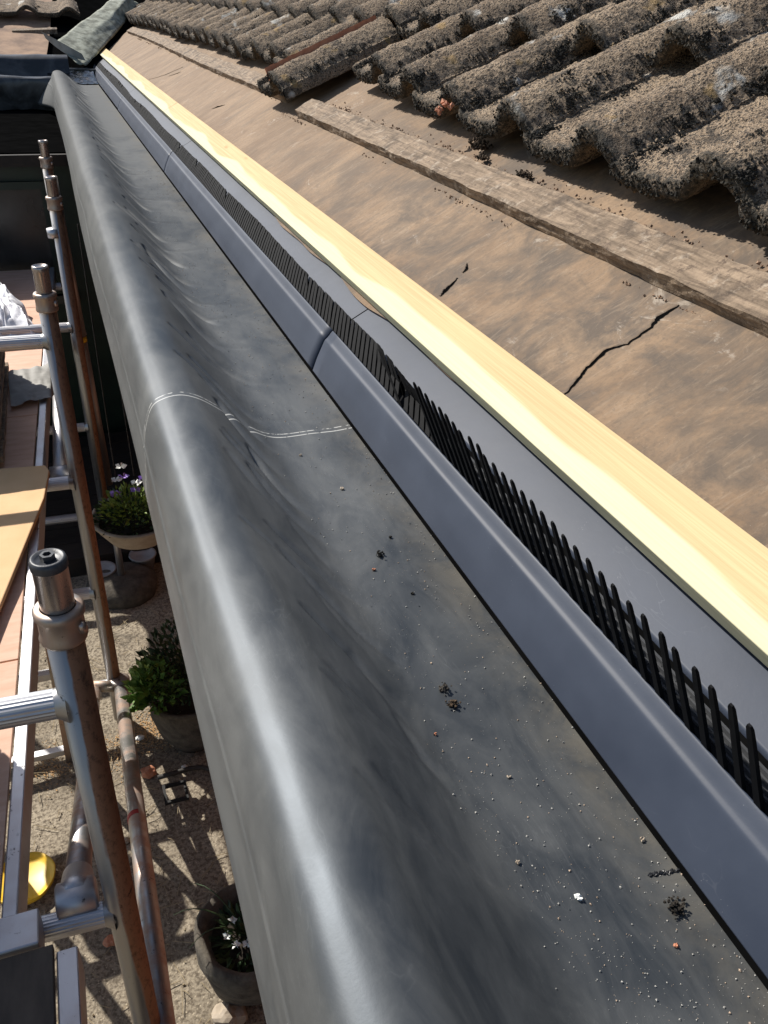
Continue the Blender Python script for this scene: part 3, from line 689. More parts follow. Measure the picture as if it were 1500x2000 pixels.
# cut mark at the foot of the tray
a, b = onZ(1268, 1709, -.5605), onZ(1326, 1698, -.5595); r = random.Random(5); m = MB()
for k in range(70):
    f = k / 69; p = a.lerp(b, f); m.grit((p.x, p.y + r.uniform(-.0012, .0012), rubz(min(p.x, .368), p.y) + .0006), r.uniform(.0008, .0017), r)
tag(m.build('sealant_bead', RUBB), 'short black sealant bead running out from the tray foot', 'sealant')
p = onZ(1285, 1583, -.52); m = MB(); r = random.Random(4)
q = onY(1285, 1583, .30)
r = random.Random(11); mw = MB(); mt = MB()
for k in range(4200):
    while True:
        yy = .12 + 3.3 * r.random() ** 1.7; xx = .23 + .14 * r.random()
        dens = .25 + .75 * max(0, mn.noise(Vector((xx * 22, yy * 9, 2))) + .35)
        if xx > .345 or yy < .34: dens += .25
        if xx < .235 + .02 * math.sin(yy * 9): dens *= .2
        if r.random() < dens: break
    rad = (.0003 + .0010 * r.random() ** 5) * (1 + .12 * yy)
    (mw if r.random() < .72 else mt).grit((xx, yy, rubz(xx, yy) + rad * .4), rad, r)
tag(mw.build('grit', simple('pale_grit', (.26, .25, .22), (.46, .44, .40), 900, .9, 0)), 'pale grit scattered over the flat of the rubber', 'grit', kind='stuff')
tag(mt.build('grit', simple('tan_grit', (.30, .22, .15), (.50, .38, .28), 900, .9, 0)), 'tan mortar grit scattered over the flat of the rubber', 'grit', kind='stuff')
# mortar crumbs along the old batten
r = random.Random(21); m = MB()
for k in range(1500):
    yy = .35 + 2.3 * r.random(); cl = max(0, mn.noise(Vector((yy * 5, 1, 0))))
    if r.random() > .25 + cl * 2: continue
    uu = .435 + abs(r.gauss(0, .012)); m.grit(roof(uu, yy, .006 + .004 * r.random()), r.uniform(.0012, .0042), r)
for k in range(1100):
    yy = .3 + 7.8 * r.random() ** 1.3
    if mn.noise(Vector((yy * 3.1, 8, 0))) + .5 * mn.noise(Vector((yy * 11, 2, 0))) < .05: continue
    m.grit(roof(.352 + (.04 if yy > 3 else 0) - abs(r.gauss(0, .005)), yy, .004), r.uniform(.0006, .0028) * (1 + .1 * yy), r)
tag(m.build('mortar_crumbs', CRUMB), 'brown mortar crumbs gathered along the old battens', 'crumbs', kind='stuff')
clump('moss_clump', 'dark brown moss lump standing behind the old batten', 'moss clump', roof(.475, 1.66, .012), .018, 220, MOSSB, 51, 1.0, (.002, .005))
clump('moss_clump', 'small brown moss lump beside the larger one behind the batten', 'moss clump', roof(.455, 1.60, .010), .010, 90, MOSSB, 52, .8, (.002, .004))
clump('moss_clump', 'brown moss lump on the shadow line behind the batten', 'moss clump', roof(.450, 1.42, .010), .012, 120, MOSSB, 53, .8, (.002, .004))
clump('moss_clump', 'dark moss crumbs on the red felt nearest the camera', 'moss clump', roof(.455, .64, .010), .020, 240, MOSSB, 54, .7, (.0015, .004))

# ------------------------------------------------------------------ far wing: second roof meeting at the valley
wg = thing('far_building', 'second roof slope facing the camera beyond the valley, with dark eaves', 'building', (-.8, 8.2, -.5))
def wingp(x, yy, h=0): return Vector((x, yy, -.445 + .26 * (yy - 7.8) + h))
vs, fs = grid(60, 24, lambda a, b: wingp(-3 + (3 + .02 + .30 * b) * a, 7.62 + 3.4 * b ** 1.3, .008 * mn.noise(Vector((a * 30, b * 12, 0))) - (.02 * abs(mn.noise(Vector((a * 24, 3, 0)))) if b < .05 else 0)))
mk('felt_slope', vs, fs, simple('tan_felt', (.17, .10, .06), (.34, .21, .125), 8, .85, .3, .01), wg, True)
MB().box((-3, 7.45, -1.0), (.5, 7.6, -.50)).build('eaves_fascia', RUBB, wg)
MB().hexa([wingp(-3, 7.7, -.3), wingp(2.5, 7.7, -.3), wingp(2.5, 12, -.3), wingp(-3, 12, -.3), wingp(-3, 7.7, -.03), wingp(.2, 7.7, -.03), wingp(.6, 12, -.03), wingp(-3, 12, -.03)]).build('roof_deck', NOREF, wg)
WB = thing('wing_batten', 'pale batten nailed across the far wing roof', 'batten', wingp(0, 8.38))
a0 = onY(24, 66, 8.36); b0 = onY(112, 63, 8.36)
MB().hexa([a0 + Vector((0, 0, -.012)), b0 + Vector((0, 0, -.012)), b0 + Vector((0, .05, .0)), a0 + Vector((0, .05, .0)), a0 + Vector((0, 0, .022)), b0 + Vector((0, 0, .022)), b0 + Vector((0, .05, .034)), a0 + Vector((0, .05, .034))]).build('bar', OLDW, WB)
for (xa, lab) in ((-.80, 'far wing tile cut off by the left border'), (-.46, 'far wing tile at the top left with orange lichen'), (-.125, 'far wing tile with crumbs of moss, second from the valley'), (.21, 'far wing tile next to the lead valley')):
    t = thing('roof_tile', lab, 'roof tile', wingp(xa, 8.62, .075), Euler((.2, 0, math.pi / 2)), 'roof tiles of the far wing')
    t.rotation_euler = Matrix(((0, -1.15, 0), (1.0, 0, 0), (.26, 0, 1))).transposed().to_3x3().to_euler() if False else (Euler((.20, 0, 0)).to_matrix() @ Euler((0, 0, math.pi / 2)).to_matrix()).to_euler()
    t.scale = (1, 1.12, 1.0)
    o = bpy.data.objects.new('tile_body', lo[int(abs(xa) * 10) % 4]); C.objects.link(o); o.parent = t
    o = bpy.data.objects.new('moss', mossl[0]); C.objects.link(o); o.parent = t; o['kind'] = 'stuff'
# wing membrane
wm = thing('wing_membrane', 'black rubber sheet folded over the far wing edge at the left', 'rubber sheet', (-.5, 7.1, -.6))
pr = [(7.015, -.735), (7.01, -.65), (7.0, -.56), (7.02, -.527), (7.07, -.520), (7.12, -.535), (7.2, -.56), (7.32, -.56), (7.36, -.50), (7.40, -.43), (7.46, -.405), (7.54, -.41), (7.6, -.45)]
def wmf(a, b):
    x = -3 + 3.06 * b; yy, z = catmull(pr, a)
    k = fbm(Vector((x * 3, a * 4, 1)), 3); z += .018 * k + .03 * mn.noise(Vector((x * 2.3, 0, 0))) * max(0, a - .7) * 3; yy += .012 * k
    if a > .6: x += .14 * max(0, b - .9) * 10; z -= .05 * max(0, (.35 - abs(b - .9))) * (1 if b < .9 else 1) * 0
    if a > .72: z -= .05 * max(0, 1 - (3 - abs(x)) / 3 - .1) * 0
    return Vector((x, yy, z))
vs, fs = grid(70, 160, wmf); mk('sheet', vs, fs, RUBW, wm, True)
# mastic covered corner
vs, fs = grid(40, 40, lambda a, b: Vector((.04 + .33 * a, 6.93 + .5 * b, -.556 + .012 * fbm(Vector((a * 6, b * 6, 2)), 3) + .05 * b ** 2)))
o = mk('mastic_patch', vs, fs, simple('wet_mastic', (.004, .004, .004), (.012, .012, .013), 20, .12, .5, .006), None, True); tag(o, 'glossy black mastic patch at the inner corner below the valley', 'mastic')
# upturned flap
vs, fs = grid(12, 8, lambda a, b: onY(82, 62, 7.7).lerp(onY(160, 105, 7.5), a) + Vector((.02 * b, 0, -.045 * b - .03 * b * math.sin(a * 3.1))))
o = mk('felt_flap', vs, fs, GREY, None, True); tag(o, 'curled dark flap of felt sticking up at the valley foot', 'flap')
# lead valley
q = [(onY(108, 84, 7.75), onY(150, 126, 7.45), onY(168, 128, 7.5), onY(178, 110, 8.1)), (onY(150, 50, 8.3), onY(175, 70, 8.1), onY(205, 88, 8.1), onY(216, 76, 8.7)), (onY(196, 18, 9.0), onY(222, 25, 8.9), onY(246, 40, 9.0), onY(262, 32, 9.8)), (onY(225, -10, 9.4), onY(250, -5, 9.3), onY(275, 10, 9.4), onY(300, 0, 10.2))]
def vf(a, b):
    x = a * 3; i = min(int(x), 2); f = x - i
    def row(k):
        z = b * 3; j = min(int(z), 2); g_ = z - j; return q[k][j].lerp(q[k][j + 1], g_)
    p = row(i).lerp(row(i + 1), f); return p + Vector((0, 0, .007 * fbm(Vector((a * 9, b * 5, 0)), 3) + (.012 if abs(b - .93) < .05 else 0)))
vs, fs = grid(60, 30, vf); o = mk('valley_lead', vs, fs, LEAD, None, True); tag(o, 'grey green lead lining of the valley between the two roofs', 'lead valley')
so_ = o.modifiers.new('s', 'SOLIDIFY'); so_.thickness = .004
r = random.Random(8); m = MB()
for k in range(500):
    t_ = r.random(); p = onY(172, 118, 7.9).lerp(onY(262, 34, 9.6), t_)
    if mn.noise(Vector((t_ * 14, 0, 0))) < 0: continue
    m.grit(p + Vector((r.gauss(0, .02), r.gauss(0, .02), .01 + abs(r.gauss(0, .012)))), r.uniform(.006, .014), r)
tag(m.build('moss', MOSS), 'black moss growing in patches along the edge of the lead valley', 'moss', kind='stuff')

# ------------------------------------------------------------------ dark green shed beyond the scaffold
sh = thing('shed', 'dark green shed with a dim window, in deep shade under the far wing', 'shed', (-.8, 6, G))
MB().box((-3.2, 5.17, G), (.55, 7.4, -.80)).build('wall', GREEN, sh)
MB().box((-3.3, 5.09, -.80), (.56, 7.44, -.735)).build('roof', NOREF, sh)  # roof coloured black to stand in for deep shade
MB().box((-3.3, 5.05, -.80), (.30, 5.088, -.742)).build('roof_edge', BLACKW, sh)
f = MB(); x0, x1, z0, z1 = -1.3, -.10, -1.47, -.93
for bx in (((x0 - .04, 5.140, z0 - .04), (x1 + .04, 5.168, z0)), ((x0 - .04, 5.140, z1), (x1 + .04, 5.168, z1 + .04)), ((x0 - .04, 5.140, z0), (x0, 5.168, z1)), ((x1, 5.140, z0), (x1 + .04, 5.168, z1)), ((-.72, 5.140, z0), (-.69, 5.168, z1))): f.box(*bx)
wf = f.build('window_frame', GREEN, sh); MB().box((x0, 5.155, z0), (x1, 5.167, z1)).build('window_pane', GLASS, wf)
MB().box((-1.5, 5.110, -1.56), (.0, 5.168, -1.515)).build('sill', GLASS, sh)

# ------------------------------------------------------------------ scaffold tower
def frame(name, label, x, yv, dz, rungs, detail=True, full=True):
    t = thing(name, label, 'scaffold frame', (x, yv, G), group='aluminium scaffold frames')
    top = -.735 + dz
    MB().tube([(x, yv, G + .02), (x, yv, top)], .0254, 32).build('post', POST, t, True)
    c = MB().lathe((x, yv, top), [(.0255, -.050), (.031, -.048), (.0325, -.043), (.0305, -.036), (.0300, -.012), (.0335, -.006), (.0335, .002), (.030, .006), (.0238, .006)], 36).build('collar', ALUD, t, True)
    MB().lathe((x + .026, yv - .018, top - .024), [(.0, .009), (.006, .007), (.006, -.007), (0, -.009)], 12).build('spring_clip', STEEL, c, True)
    s = MB().lathe((x, yv, top), [(.0225, -.01), (.0225, .072), (.0228, .0725)], 36).build('spigot', STEEL, t, True)
    cp = MB().lathe((x, yv, top), [(.0238, .070), (.0242, .078), (.0225, .0835), (.019, .085), (.0165, .0815), (.0, .0815)], 36).build('end_cap', CAP if detail else STEEL, s, True)
    if detail:
        h = MB(); n = 6
        for rr_, zz in ((.0095, .0815), (.0095, .090), (.0055, .090), (.0055, .083), (0, .083)):
            pass
        h.lathe((x, yv, top), [(.0095, .0812), (.0095, .0895), (.0055, .0895), (.0055, .083), (.0, .083)], 6); h.build('plug_nut', CAP, cp)
    for z in rungs:
        MB().tube([(x - 1.25, yv + .05, z), (x - .012, yv, z)], .0222, 48, True, .035).build('rung', ALUC, t)
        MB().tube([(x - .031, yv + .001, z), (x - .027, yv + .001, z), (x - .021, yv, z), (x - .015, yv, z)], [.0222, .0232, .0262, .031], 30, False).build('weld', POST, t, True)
    MB().tube([(x - 1.26, yv + .05, G + .02), (x - 1.26, yv + .05, top)], .0254, 20).build('post', ALU, t, True)
    return t
frame('scaffold', 'nearest scaffold frame, aluminium post with a black capped spigot at the left', -.0865, .97, .027, (-.874, -1.378, -1.85, -2.3))
frame('scaffold', 'second scaffold frame with an open steel spigot, beyond the cardboard', -.0885, 2.60, -.027, (-.904, -1.394, -1.852, -2.3), False)
frame('scaffold', 'third scaffold frame, thin pale post in front of the green shed', -.030, 3.90, -.005, (-1.30, -1.80, -2.3), False)
frame('scaffold', 'farthest scaffold frame, its short post top dim against the shed', -.045, 4.9, .0, (-1.4,), False)
def coupler(name, parent, p, r=.034, ln=.05, ax='X'):
    a = Vector(p); d = {'X': Vector((1, 0, 0)), 'Z': Vector((0, 0, 1)), 'Y': Vector((0, 1, 0))}[ax]
    m = MB().tube([a - d * ln * .5, a - d * ln * .45, a + d * ln * .45, a + d * ln * .5], [r * .88, r, r, r * .88], 24)
    o = m.build(name, ALUC, parent, True); return o
# extra tube standing against the third frame
t = thing('scaffold_tube', 'rusty brown scaffold tube standing behind the second post, with a yellow band', 'scaffold tube', (.0, 3.98, G))
MB().tube([onY(100, 345, 3.95), onY(158, 655, 3.95)], .0238, 22).build('upper_tube', ALU, t, True)
p1, p2 = onY(158, 655, 3.97), onY(212, 945, 3.97)
MB().tube([p1, p2], .0225, 22).build('lower_tube', ALUD, t, True)
MB().tube([onY(152, 640, 3.96), onY(157, 655, 3.96)], .029, 22).build('joint_collar', ALUC, t, True)
MB().tube([onY(157.5, 658, 3.96), onY(159, 667, 3.96)], .0262, 22).build('yellow_band', YEL, t, True)
MB().tube([onY(104, 446, 3.9), onY(107.5, 463, 3.9)], .029, 22).build('joint_collar', ALUC, t, True)
# thin pale brace
t = thing('guard_rail', 'thin pale aluminium rail hooked beside the third post', 'rail', (.0, 4.4, G))
MB().tube([onY(108, 375, 4.3), onY(114, 385, 4.3), onY(130, 480, 4.3), onY(146, 560, 4.3)], .013, 12).build('tube', ALUC, t, True)
# braces
t = thing('brace', 'diagonal alloy brace clamped to the near frame low rung, behind the near post', 'brace', (-.2, 1.8, -1.9), group='diagonal scaffold braces')
A, B = onY(202, 1345, 2.55), onY(152, 1735, .99)
A = Vector((-.165, 2.55, -2.27)); B = Vector((-.158, 1.0, -1.345))
MB().tube([A, B], .0235, 28).build('tube', ALU, t, True)
m = MB().tube([B + Vector((-.034, 0, -.01)), B + Vector((-.030, 0, -.01)), B + Vector((.030, 0, -.01)), B + Vector((.034, 0, -.01))], [.026, .032, .032, .026], 26)
cl = m.build('clamp', ALUC, t, True)
dv = (A - B).normalized()
MB().tube([B + dv * .085, B + dv * .08, B + dv * .02, B - dv * .0, B - dv * .012], [.0245, .0275, .029, .031, .024], 26).build('clamp_jaw', ALUC, cl, True)
coupler('clamp', t, A + Vector((0, 0, -.01)), .033, .05, 'X')
t = thing('brace', 'long bluish stabiliser tube with a red mark running from the second post towards the camera', 'brace', (-.07, 1.7, -2.0), group='diagonal scaffold braces')
A = Vector((-.075, 2.585, -2.27)); Bp = onY(300, 1900, 1.02)
dd = (onY(287, 1720, 1.35) - A).normalized()
A2 = onY(236, 1340, 2.57); B2 = ray(325, 2060) / F * 1.62
MB().tube([A2, B2], .0254, 30).build('tube', ALU, t, True)
mid = A2.lerp(B2, .62); MB().tube([A2.lerp(B2, .520) + Vector((-.0012, -.003, .001)), A2.lerp(B2, .532) + Vector((-.0012, -.003, .001))], .0258, 24).build('red_mark', RED, t, True)
c = MB().tube([A2 + Vector((0, 0, -.04)), A2 + Vector((0, 0, -.035)), A2 + Vector((0, 0, .035)), A2 + Vector((0, 0, .04))], [.032, .037, .037, .032], 26).build('clamp', ALUD, t, True)
MB().tube([A2 + Vector((.03, -.01, 0)), A2 + Vector((.075, -.02, .0))], .018, 14).build('clamp_knob', RED, c, True)
MB().tube([Vector((-.165, 2.55, -2.25)), A2], .022, 14).build('clamp_arm', ALUD, c, True)
# toe tube on the platform side
t = thing('brace', 'short pale tube banded with shadow standing on the rung left of the second post', 'brace', (-.12, 2.7, -1.3), group='diagonal scaffold braces')
MB().tube([onY(116, 778, 3.05), onY(118, 920, 2.68)], .024, 24).build('tube', ALUC, t, True)
A = onY(119, 918, 2.66); MB().tube([A + Vector((-.035, 0, -.02)), A + Vector((.035, 0, -.02))], .033, 24).build('hook', ALUC, t, True)

# ------------------------------------------------------------------ platforms
PZ = -1.335
def edgex(yv): return -.2505 + .0381 * (yv - .98)
pm = thing('scaffold_platform', 'long pink plywood scaffold platform with a silver edge strip, running away at the left', 'platform', (-.38, 3, PZ))
ys_ = [.985, 1.66, 2.35, 3.05, 3.75, 4.35, 5.05]
for a, b in zip(ys_[:-1], ys_[1:]):
    g_ = .0025
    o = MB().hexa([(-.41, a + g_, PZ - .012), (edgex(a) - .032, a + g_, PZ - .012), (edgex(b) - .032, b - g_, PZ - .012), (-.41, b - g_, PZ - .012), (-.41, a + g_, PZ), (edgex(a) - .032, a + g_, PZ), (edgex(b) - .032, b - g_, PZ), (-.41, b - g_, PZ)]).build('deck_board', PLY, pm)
    bevel(o, .0015)
o = MB().hexa([(edgex(.98) - .0305, .98, PZ - .07), (edgex(.98), .98, PZ - .07), (edgex(5.05), 5.05, PZ - .07), (edgex(5.05) - .0305, 5.05, PZ - .07), (edgex(.98) - .026, .98, PZ + .006), (edgex(.98), .98, PZ + .006), (edgex(5.05), 5.05, PZ + .006), (edgex(5.05) - .026, 5.05, PZ + .006)]).build('edge_strip', ALUC, pm); bevel(o, .003)
o = MB().box((edgex(.95) - .029, .955, PZ - .068), (edgex(.95) - .001, .9785, PZ + .004)).build('end_cap', CAP, pm); bevel(o, .003)
MB().box((-.41, .955, PZ - .068), (edgex(.95) - .031, .982, PZ - .02)).build('end_rail', ALUC, pm)
npf = thing('scaffold_platform', 'near dark brown scaffold deck in shade with a dull edge strip at the bottom left', 'platform', (-.3, .3, PZ))
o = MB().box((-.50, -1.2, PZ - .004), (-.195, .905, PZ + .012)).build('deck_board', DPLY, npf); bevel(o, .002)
o = MB().box((-.192, -1.2, PZ - .07), (-.158, .895, PZ + .004)).build('edge_strip', ALUC, npf); bevel(o, .003)
o = MB().box((-.285, .91, PZ - .04), (-.215, .975, PZ + .018)).build('hook_plate', ALUC, npf); bevel(o, .003)
# cardboard
cb = MB(); pts = [onZ(-90, 922, PZ + .05), onZ(88, 908, PZ + .05), onZ(96, 918, PZ + .05), onZ(86, 972, PZ + .045), onZ(5, 1170, PZ + .03), onZ(-90, 1400, PZ + .03)]
n = len(pts); cb.add([p for p in pts] + [p + Vector((0, 0, -.016)) for p in pts], [tuple(range(n))[::-1], tuple(range(n, 2 * n))] + [(i, (i + 1) % n, n + (i + 1) % n, n + i) for i in range(n)])
o = cb.build('cardboard_sheet', CARD); bevel(o, .003); tag(o, 'sunlit orange brown cardboard sheet lying across the platform', 'cardboard')
# grey offcut draped over the edge strip
P4 = [onZ(14, 726, PZ + .02), onZ(112, 708, PZ + .02), onZ(112, 772, PZ + .02), onZ(22, 793, PZ + .02)]
def gf(a, b):
    p = P4[0].lerp(P4[1], a).lerp(P4[3].lerp(P4[2], a), b); p = p + Vector((0, 0, .010 * fbm(Vector((a * 4, b * 3, 3)), 3)))
    if a > .86: p.z -= (a - .86) * .35; p.x -= (a - .86) * .1
    return p
vs, fs = grid(30, 20, gf); o = mk('rubber_offcut', vs, fs, GREY, None, True); tag(o, 'grey sheet offcut lying on the platform, bent over its edge strip', 'offcut')
# white crumpled sheet
Q4 = [onZ(-160, 520, PZ), onZ(0, 552, PZ), onZ(86, 662, PZ), onZ(-120, 690, PZ)]
def cf(a, b):
    p = Q4[0].lerp(Q4[1], a).lerp(Q4[3].lerp(Q4[2], a), b); v = Vector((a * 5, b * 4, 0)); rdg = abs(mn.noise(v)) * .5 + abs(mn.noise(v * 2.3)) * .3 + abs(mn.noise(v * 5)) * .14
    env = min(1, min(a, 1 - a, b, 1 - b) * 7); return p + Vector((.03 * mn.noise(v * 2), .03 * mn.noise(v * 2 + Vector((4, 1, 1))), .01 + env * (.05 + .20 * rdg)))
vs, fs = grid(90, 90, cf); o = mk('dust_sheet', vs, fs, CLOTH, None, True); tag(o, 'crumpled white dust sheet heaped on the platform at the left', 'dust sheet')
# stack of old tiles
st = thing('tile_stack', 'stack of dark brown old tiles on edge at the left border of the platform', 'tile stack', (-.42, 3.0, PZ))
r = random.Random(2)
for k in range(9):
    za = PZ + .004 + k * .03; x1 = onZ(16, 760, PZ).x + r.uniform(-.012, .006); y0 = 2.62 + r.uniform(-.02, .02)
    vs, fs = grid(24, 12, lambda a, b: Vector((x1 - .22 * (1 - b) + .004 * mn.noise(Vector((a * 20, k, 0))), y0 + .85 * a, za + .022 + .003 * mn.noise(Vector((a * 9, b * 9, k))))))
    o = mk('stacked_tile', vs, fs, OLDW, st); s_ = o.modifiers.new('s', 'SOLIDIFY'); s_.thickness = .022; s_.offset = -1
# pallet of tiles added unseen outside the frame, only to shade the near deck
st = thing('tile_stack', 'unseen tall stack of roof tiles added outside the left border to shade the near deck', 'tile stack', (-.62, 1.6, PZ))
for k in range(22):
    vs, fs = grid(8, 8, lambda a, b: Vector((-.95 + .50 * a, 1.22 + .42 * b, PZ + .03 + k * .03 + .002 * mn.noise(Vector((a * 5, b * 5, k))))))
    o = mk('stacked_tile', vs, fs, OLDW, st); s_ = o.modifiers.new('s', 'SOLIDIFY'); s_.thickness = .022; s_.offset = -1
MB().box((-1.0, .9, PZ - .03), (-.55, 2.3, PZ + .0)).build('shade_pallet', OLDW, st)

# trestle under the platform
t = thing('trestle', 'weathered aluminium trestle legs and rungs standing under the platform', 'trestle', (-.35, 2.4, G))
A, B = Vector((-.215, 2.02, PZ - .06)), Vector((-.290, 2.45, G + .01))
def bar(m, a, b, wx, wy):
    a = Vector(a); b = Vector(b); m.hexa([a + Vector((-wx, -wy, 0)), a + Vector((wx, -wy, 0)), a + Vector((wx, wy, 0)), a + Vector((-wx, wy, 0)), b + Vector((-wx, -wy, 0)), b + Vector((wx, -wy, 0)), b + Vector((wx, wy, 0)), b + Vector((-wx, wy, 0))]) if a.z < b.z else bar(m, b, a, wx, wy)
for dx in (0, -.42):
    m = MB(); bar(m, B + Vector((dx, 0, 0)), A + Vector((dx, 0, 0)), .013, .022); o = m.build('leg', ALUD, t)
for f in (.42, .93):
    p = A.lerp(B, f); MB().box((p.x - .42, p.y - .014, p.z - .012), (p.x - .014, p.y + .014, p.z + .012)).build('rung', ALUC, t)

# ------------------------------------------------------------------ yard things
bk = thing('bucket', 'black bucket hung by its wire handle from the second frame, outside the left border', 'bucket', (-.70, 2.64, -1.75))
c = Vector((-.70, 2.64, -1.74))
MB().lathe(c, [(.0, .004), (.125, .0), (.150, .19), (.158, .195), (.158, .20), (.150, .20), (.143, .19), (.12, .012), (0, .012)], 48, .02, 1).build('body', BUCK, bk, True)
pts = [c + Vector((.15 * math.cos(a), 0, .195 + .19 * math.sin(a))) for a in np.linspace(0, math.pi, 18)]
MB().tube(pts, .004, 8).build('handle', BUCK, bk, True)
t = MB().lathe((-.445, 1.94, G + .02), [(0, .012), (.07, .014), (.088, .02), (.094, .028), (.097, .026), (.092, .008), (.07, .0), (0, .0)], 40, .04, 3); o = t.build('plastic_lid', YEL, None, True); tag(o, 'bright yellow plastic lid lying on the ground beside the platform', 'lid')

def foliage(m, c, rx, rz, n, L, W, r, up=.5):
    for _ in range(n):
        d = Vector((r.gauss(0, 1), r.gauss(0, 1), abs(r.gauss(0, .8)))).normalized(); q = r.random() ** .5
        p = Vector(c) + Vector((d.x * rx * q, d.y * rx * q, d.z * rz * q)); m.leaf(p, d + Vector((r.uniform(-.6, .6), r.uniform(-.6, .6), up * r.random())), L * r.uniform(.6, 1.3), W * r.uniform(.7, 1.2), r)
r = random.Random(14)
# hanging bowl
c = ray(268, 1010) / F * 3.45; c = Vector(c)
hb = thing('flower_bowl', 'cream flower bowl of purple and white pansies hanging in the shade', 'flower bowl', (c.x, c.y, c.z))
MB().lathe(c, [(.0, -.12), (.07, -.115), (.125, -.08), (.165, -.02), (.178, .01), (.186, .012), (.186, .02), (.17, .02), (.155, -.02), (0, -.04)], 48, .01).build('bowl', CREAM, hb, True)
MB().lathe(c, [(.0, -.005), (.155, -.012)], 24).build('soil', SOIL, hb)
m = MB(); foliage(m, c + Vector((0, 0, .0)), .17, .12, 700, .03, .014, r); m.build('leaves', LEAFD, hb)
m = MB(); foliage(m, c + Vector((-.02, -.03, .05)), .12, .10, 500, .026, .012, r); m.build('bright_leaves', LEAFY, hb)
for (px, py, k) in [(241, 932, 0), (265, 958, 0), (225, 965, 0), (266, 944, 1), (228, 938, 1), (236, 912, 1), (280, 935, 0), (300, 960, 1)]:
    p = Vector(ray(px, py) / F * 3.36)
    m = MB()
    for a in range(5):
        d = Vector((math.cos(a * 1.26), math.sin(a * 1.26), .25)); m.leaf(p, d, .026, .022, r)
    m.build('flower', PURP if k == 0 else WHITE, hb)
for (px, py) in ((226, 935), (262, 930)):
    a = Vector(ray(px, py) / F * 3.36); b = Vector((.04, 3.2, -.70)) if px < 240 else Vector((.10, 3.3, -.70)); m = MB()
    n = 60
    for k in range(n):
        p = a.lerp(b, (k + .5) / n); d = (b - a) / n; m.tube([p - d * .6, p + d * .6], .0022 if k % 2 else .0014, 6)
    m.build('chain', BLACKW, hb)
dk_ = thing('shade_deck', 'near black timber deck added to deepen the shade in front of the green shed', 'deck', (0, 4.3, G))  # near-black planks put in to darken the ground before the shed
for k in range(9):
    y0 = 3.66 + k * .155; MB().box((-1.4, y0, G), (.54, y0 + .15, G + .11)).build('deck_plank', BLACKW, dk_)
# parasol base
pb = thing('parasol_base', 'stone parasol base with a thin grey tube, in the shade below the flower bowl', 'parasol base', (.0, 3.48, G))
MB().lathe((.0, 3.48, G), [(.0, .0), (.16, .0), (.165, .05), (.12, .09), (.05, .10), (0, .10)], 32, .06, 4).build('base', STONE, pb, True)
MB().tube([(.0, 3.48, G + .1), (.0, 3.48, G + .45)], .016, 16).build('tube', ALUC, pb, True)
for (px, py, lab) in ((205, 1145, 'white pot standing left of the stone parasol base'), (283, 1115, 'white pot tipped over right of the stone parasol base')):
    p = onZ(px, py, G); o = MB().lathe((p.x, p.y, G), [(0, .0), (.045, .0), (.062, .10), (.068, .10), (.066, .108), (.055, .10), (0, .09)], 24).build('white_pot', simple('dull_white', (.30, .29, .28), (.38, .37, .36), 20, .8, 0), None, True); tag(o, lab, 'pot', 'white pots in the shade')
# bush in a pot
c = Vector((.175, 2.42, G))
bp = thing('potted_bush', 'leafy green bush in a round stone pot beside the rubber edge', 'potted plant', tuple(c))
MB().lathe(c, [(0, .01), (.09, .01), (.13, .08), (.15, .18), (.145, .24), (.16, .26), (.155, .275), (.135, .26), (.12, .20), (0, .20)], 40, .06, 2).build('pot', STONE, bp, True)
MB().lathe(c, [(0, .235), (.13, .235)], 20).build('soil', SOIL, bp)
m = MB(); foliage(m, c + Vector((.03, .02, .30)), .20, .24, 1100, .035, .016, r, .9); m.build('shaded_foliage', LEAFD, bp)  # darker leaf colour stands in for the shaded side of the bush
m = MB(); foliage(m, c + Vector((-.12, -.05, .30)), .09, .13, 300, .045, .024, r, .6)
for k in range(9): m.leaf(c + Vector((-.14, -.06, .30)), Vector((-1 + r.uniform(-.3, .5), r.uniform(-.9, .6), r.uniform(-.3, .4))), .085, .05, r)
m.build('sunlit_foliage', LEAF, bp)  # brighter leaf colour stands in for sun on the left
m = MB(); foliage(m, c + Vector((-.13, -.03, .36)), .07, .09, 90, .04, .022, r, .6); m.build('sunlit_leaves', LEAFY, bp)  # more leaves painted lighter as if sunlit, left side only
m = MB()
for k in range(14):
    a = r.uniform(0, 6.28); m.tube([c + Vector((0, 0, .25)), c + Vector((.1 * math.cos(a), .1 * math.sin(a), .42))], .003, 5)
m.build('stems', MOSSB, bp)
# pot at the bottom
c = Vector((.190, 1.42, G))
sp = thing('stone_planter', 'big rough stone pot with white pansies at the bottom by the rubber edge', 'planter', tuple(c))
MB().lathe(c, [(0, .0), (.09, .0), (.128, .06), (.148, .14), (.156, .20), (.155, .23), (.143, .245), (.126, .235), (.110, .19), (0, .17)], 56, .06, 6).build('pot', STONE, sp, True)
MB().lathe(c, [(0, .19), (.110, .19)], 24).build('soil', SOIL, sp)
m = MB(); foliage(m, c + Vector((0, 0, .19)), .10, .07, 260, .04, .014, r, .6); m.build('leaves', LEAFD, sp)
for (dx, dy) in ((-.045, -.045), (-.015, -.05), (-.04, .03), (.0, .06), (-.062, -.01)):
    m = MB()
    for k in range(5):
        a = k * 1.257; m.leaf(c + Vector((dx, dy, .245)), Vector((math.cos(a), math.sin(a), .2)), .015, .013, r)
    m.build('flower', WHITE, sp)
m = MB()
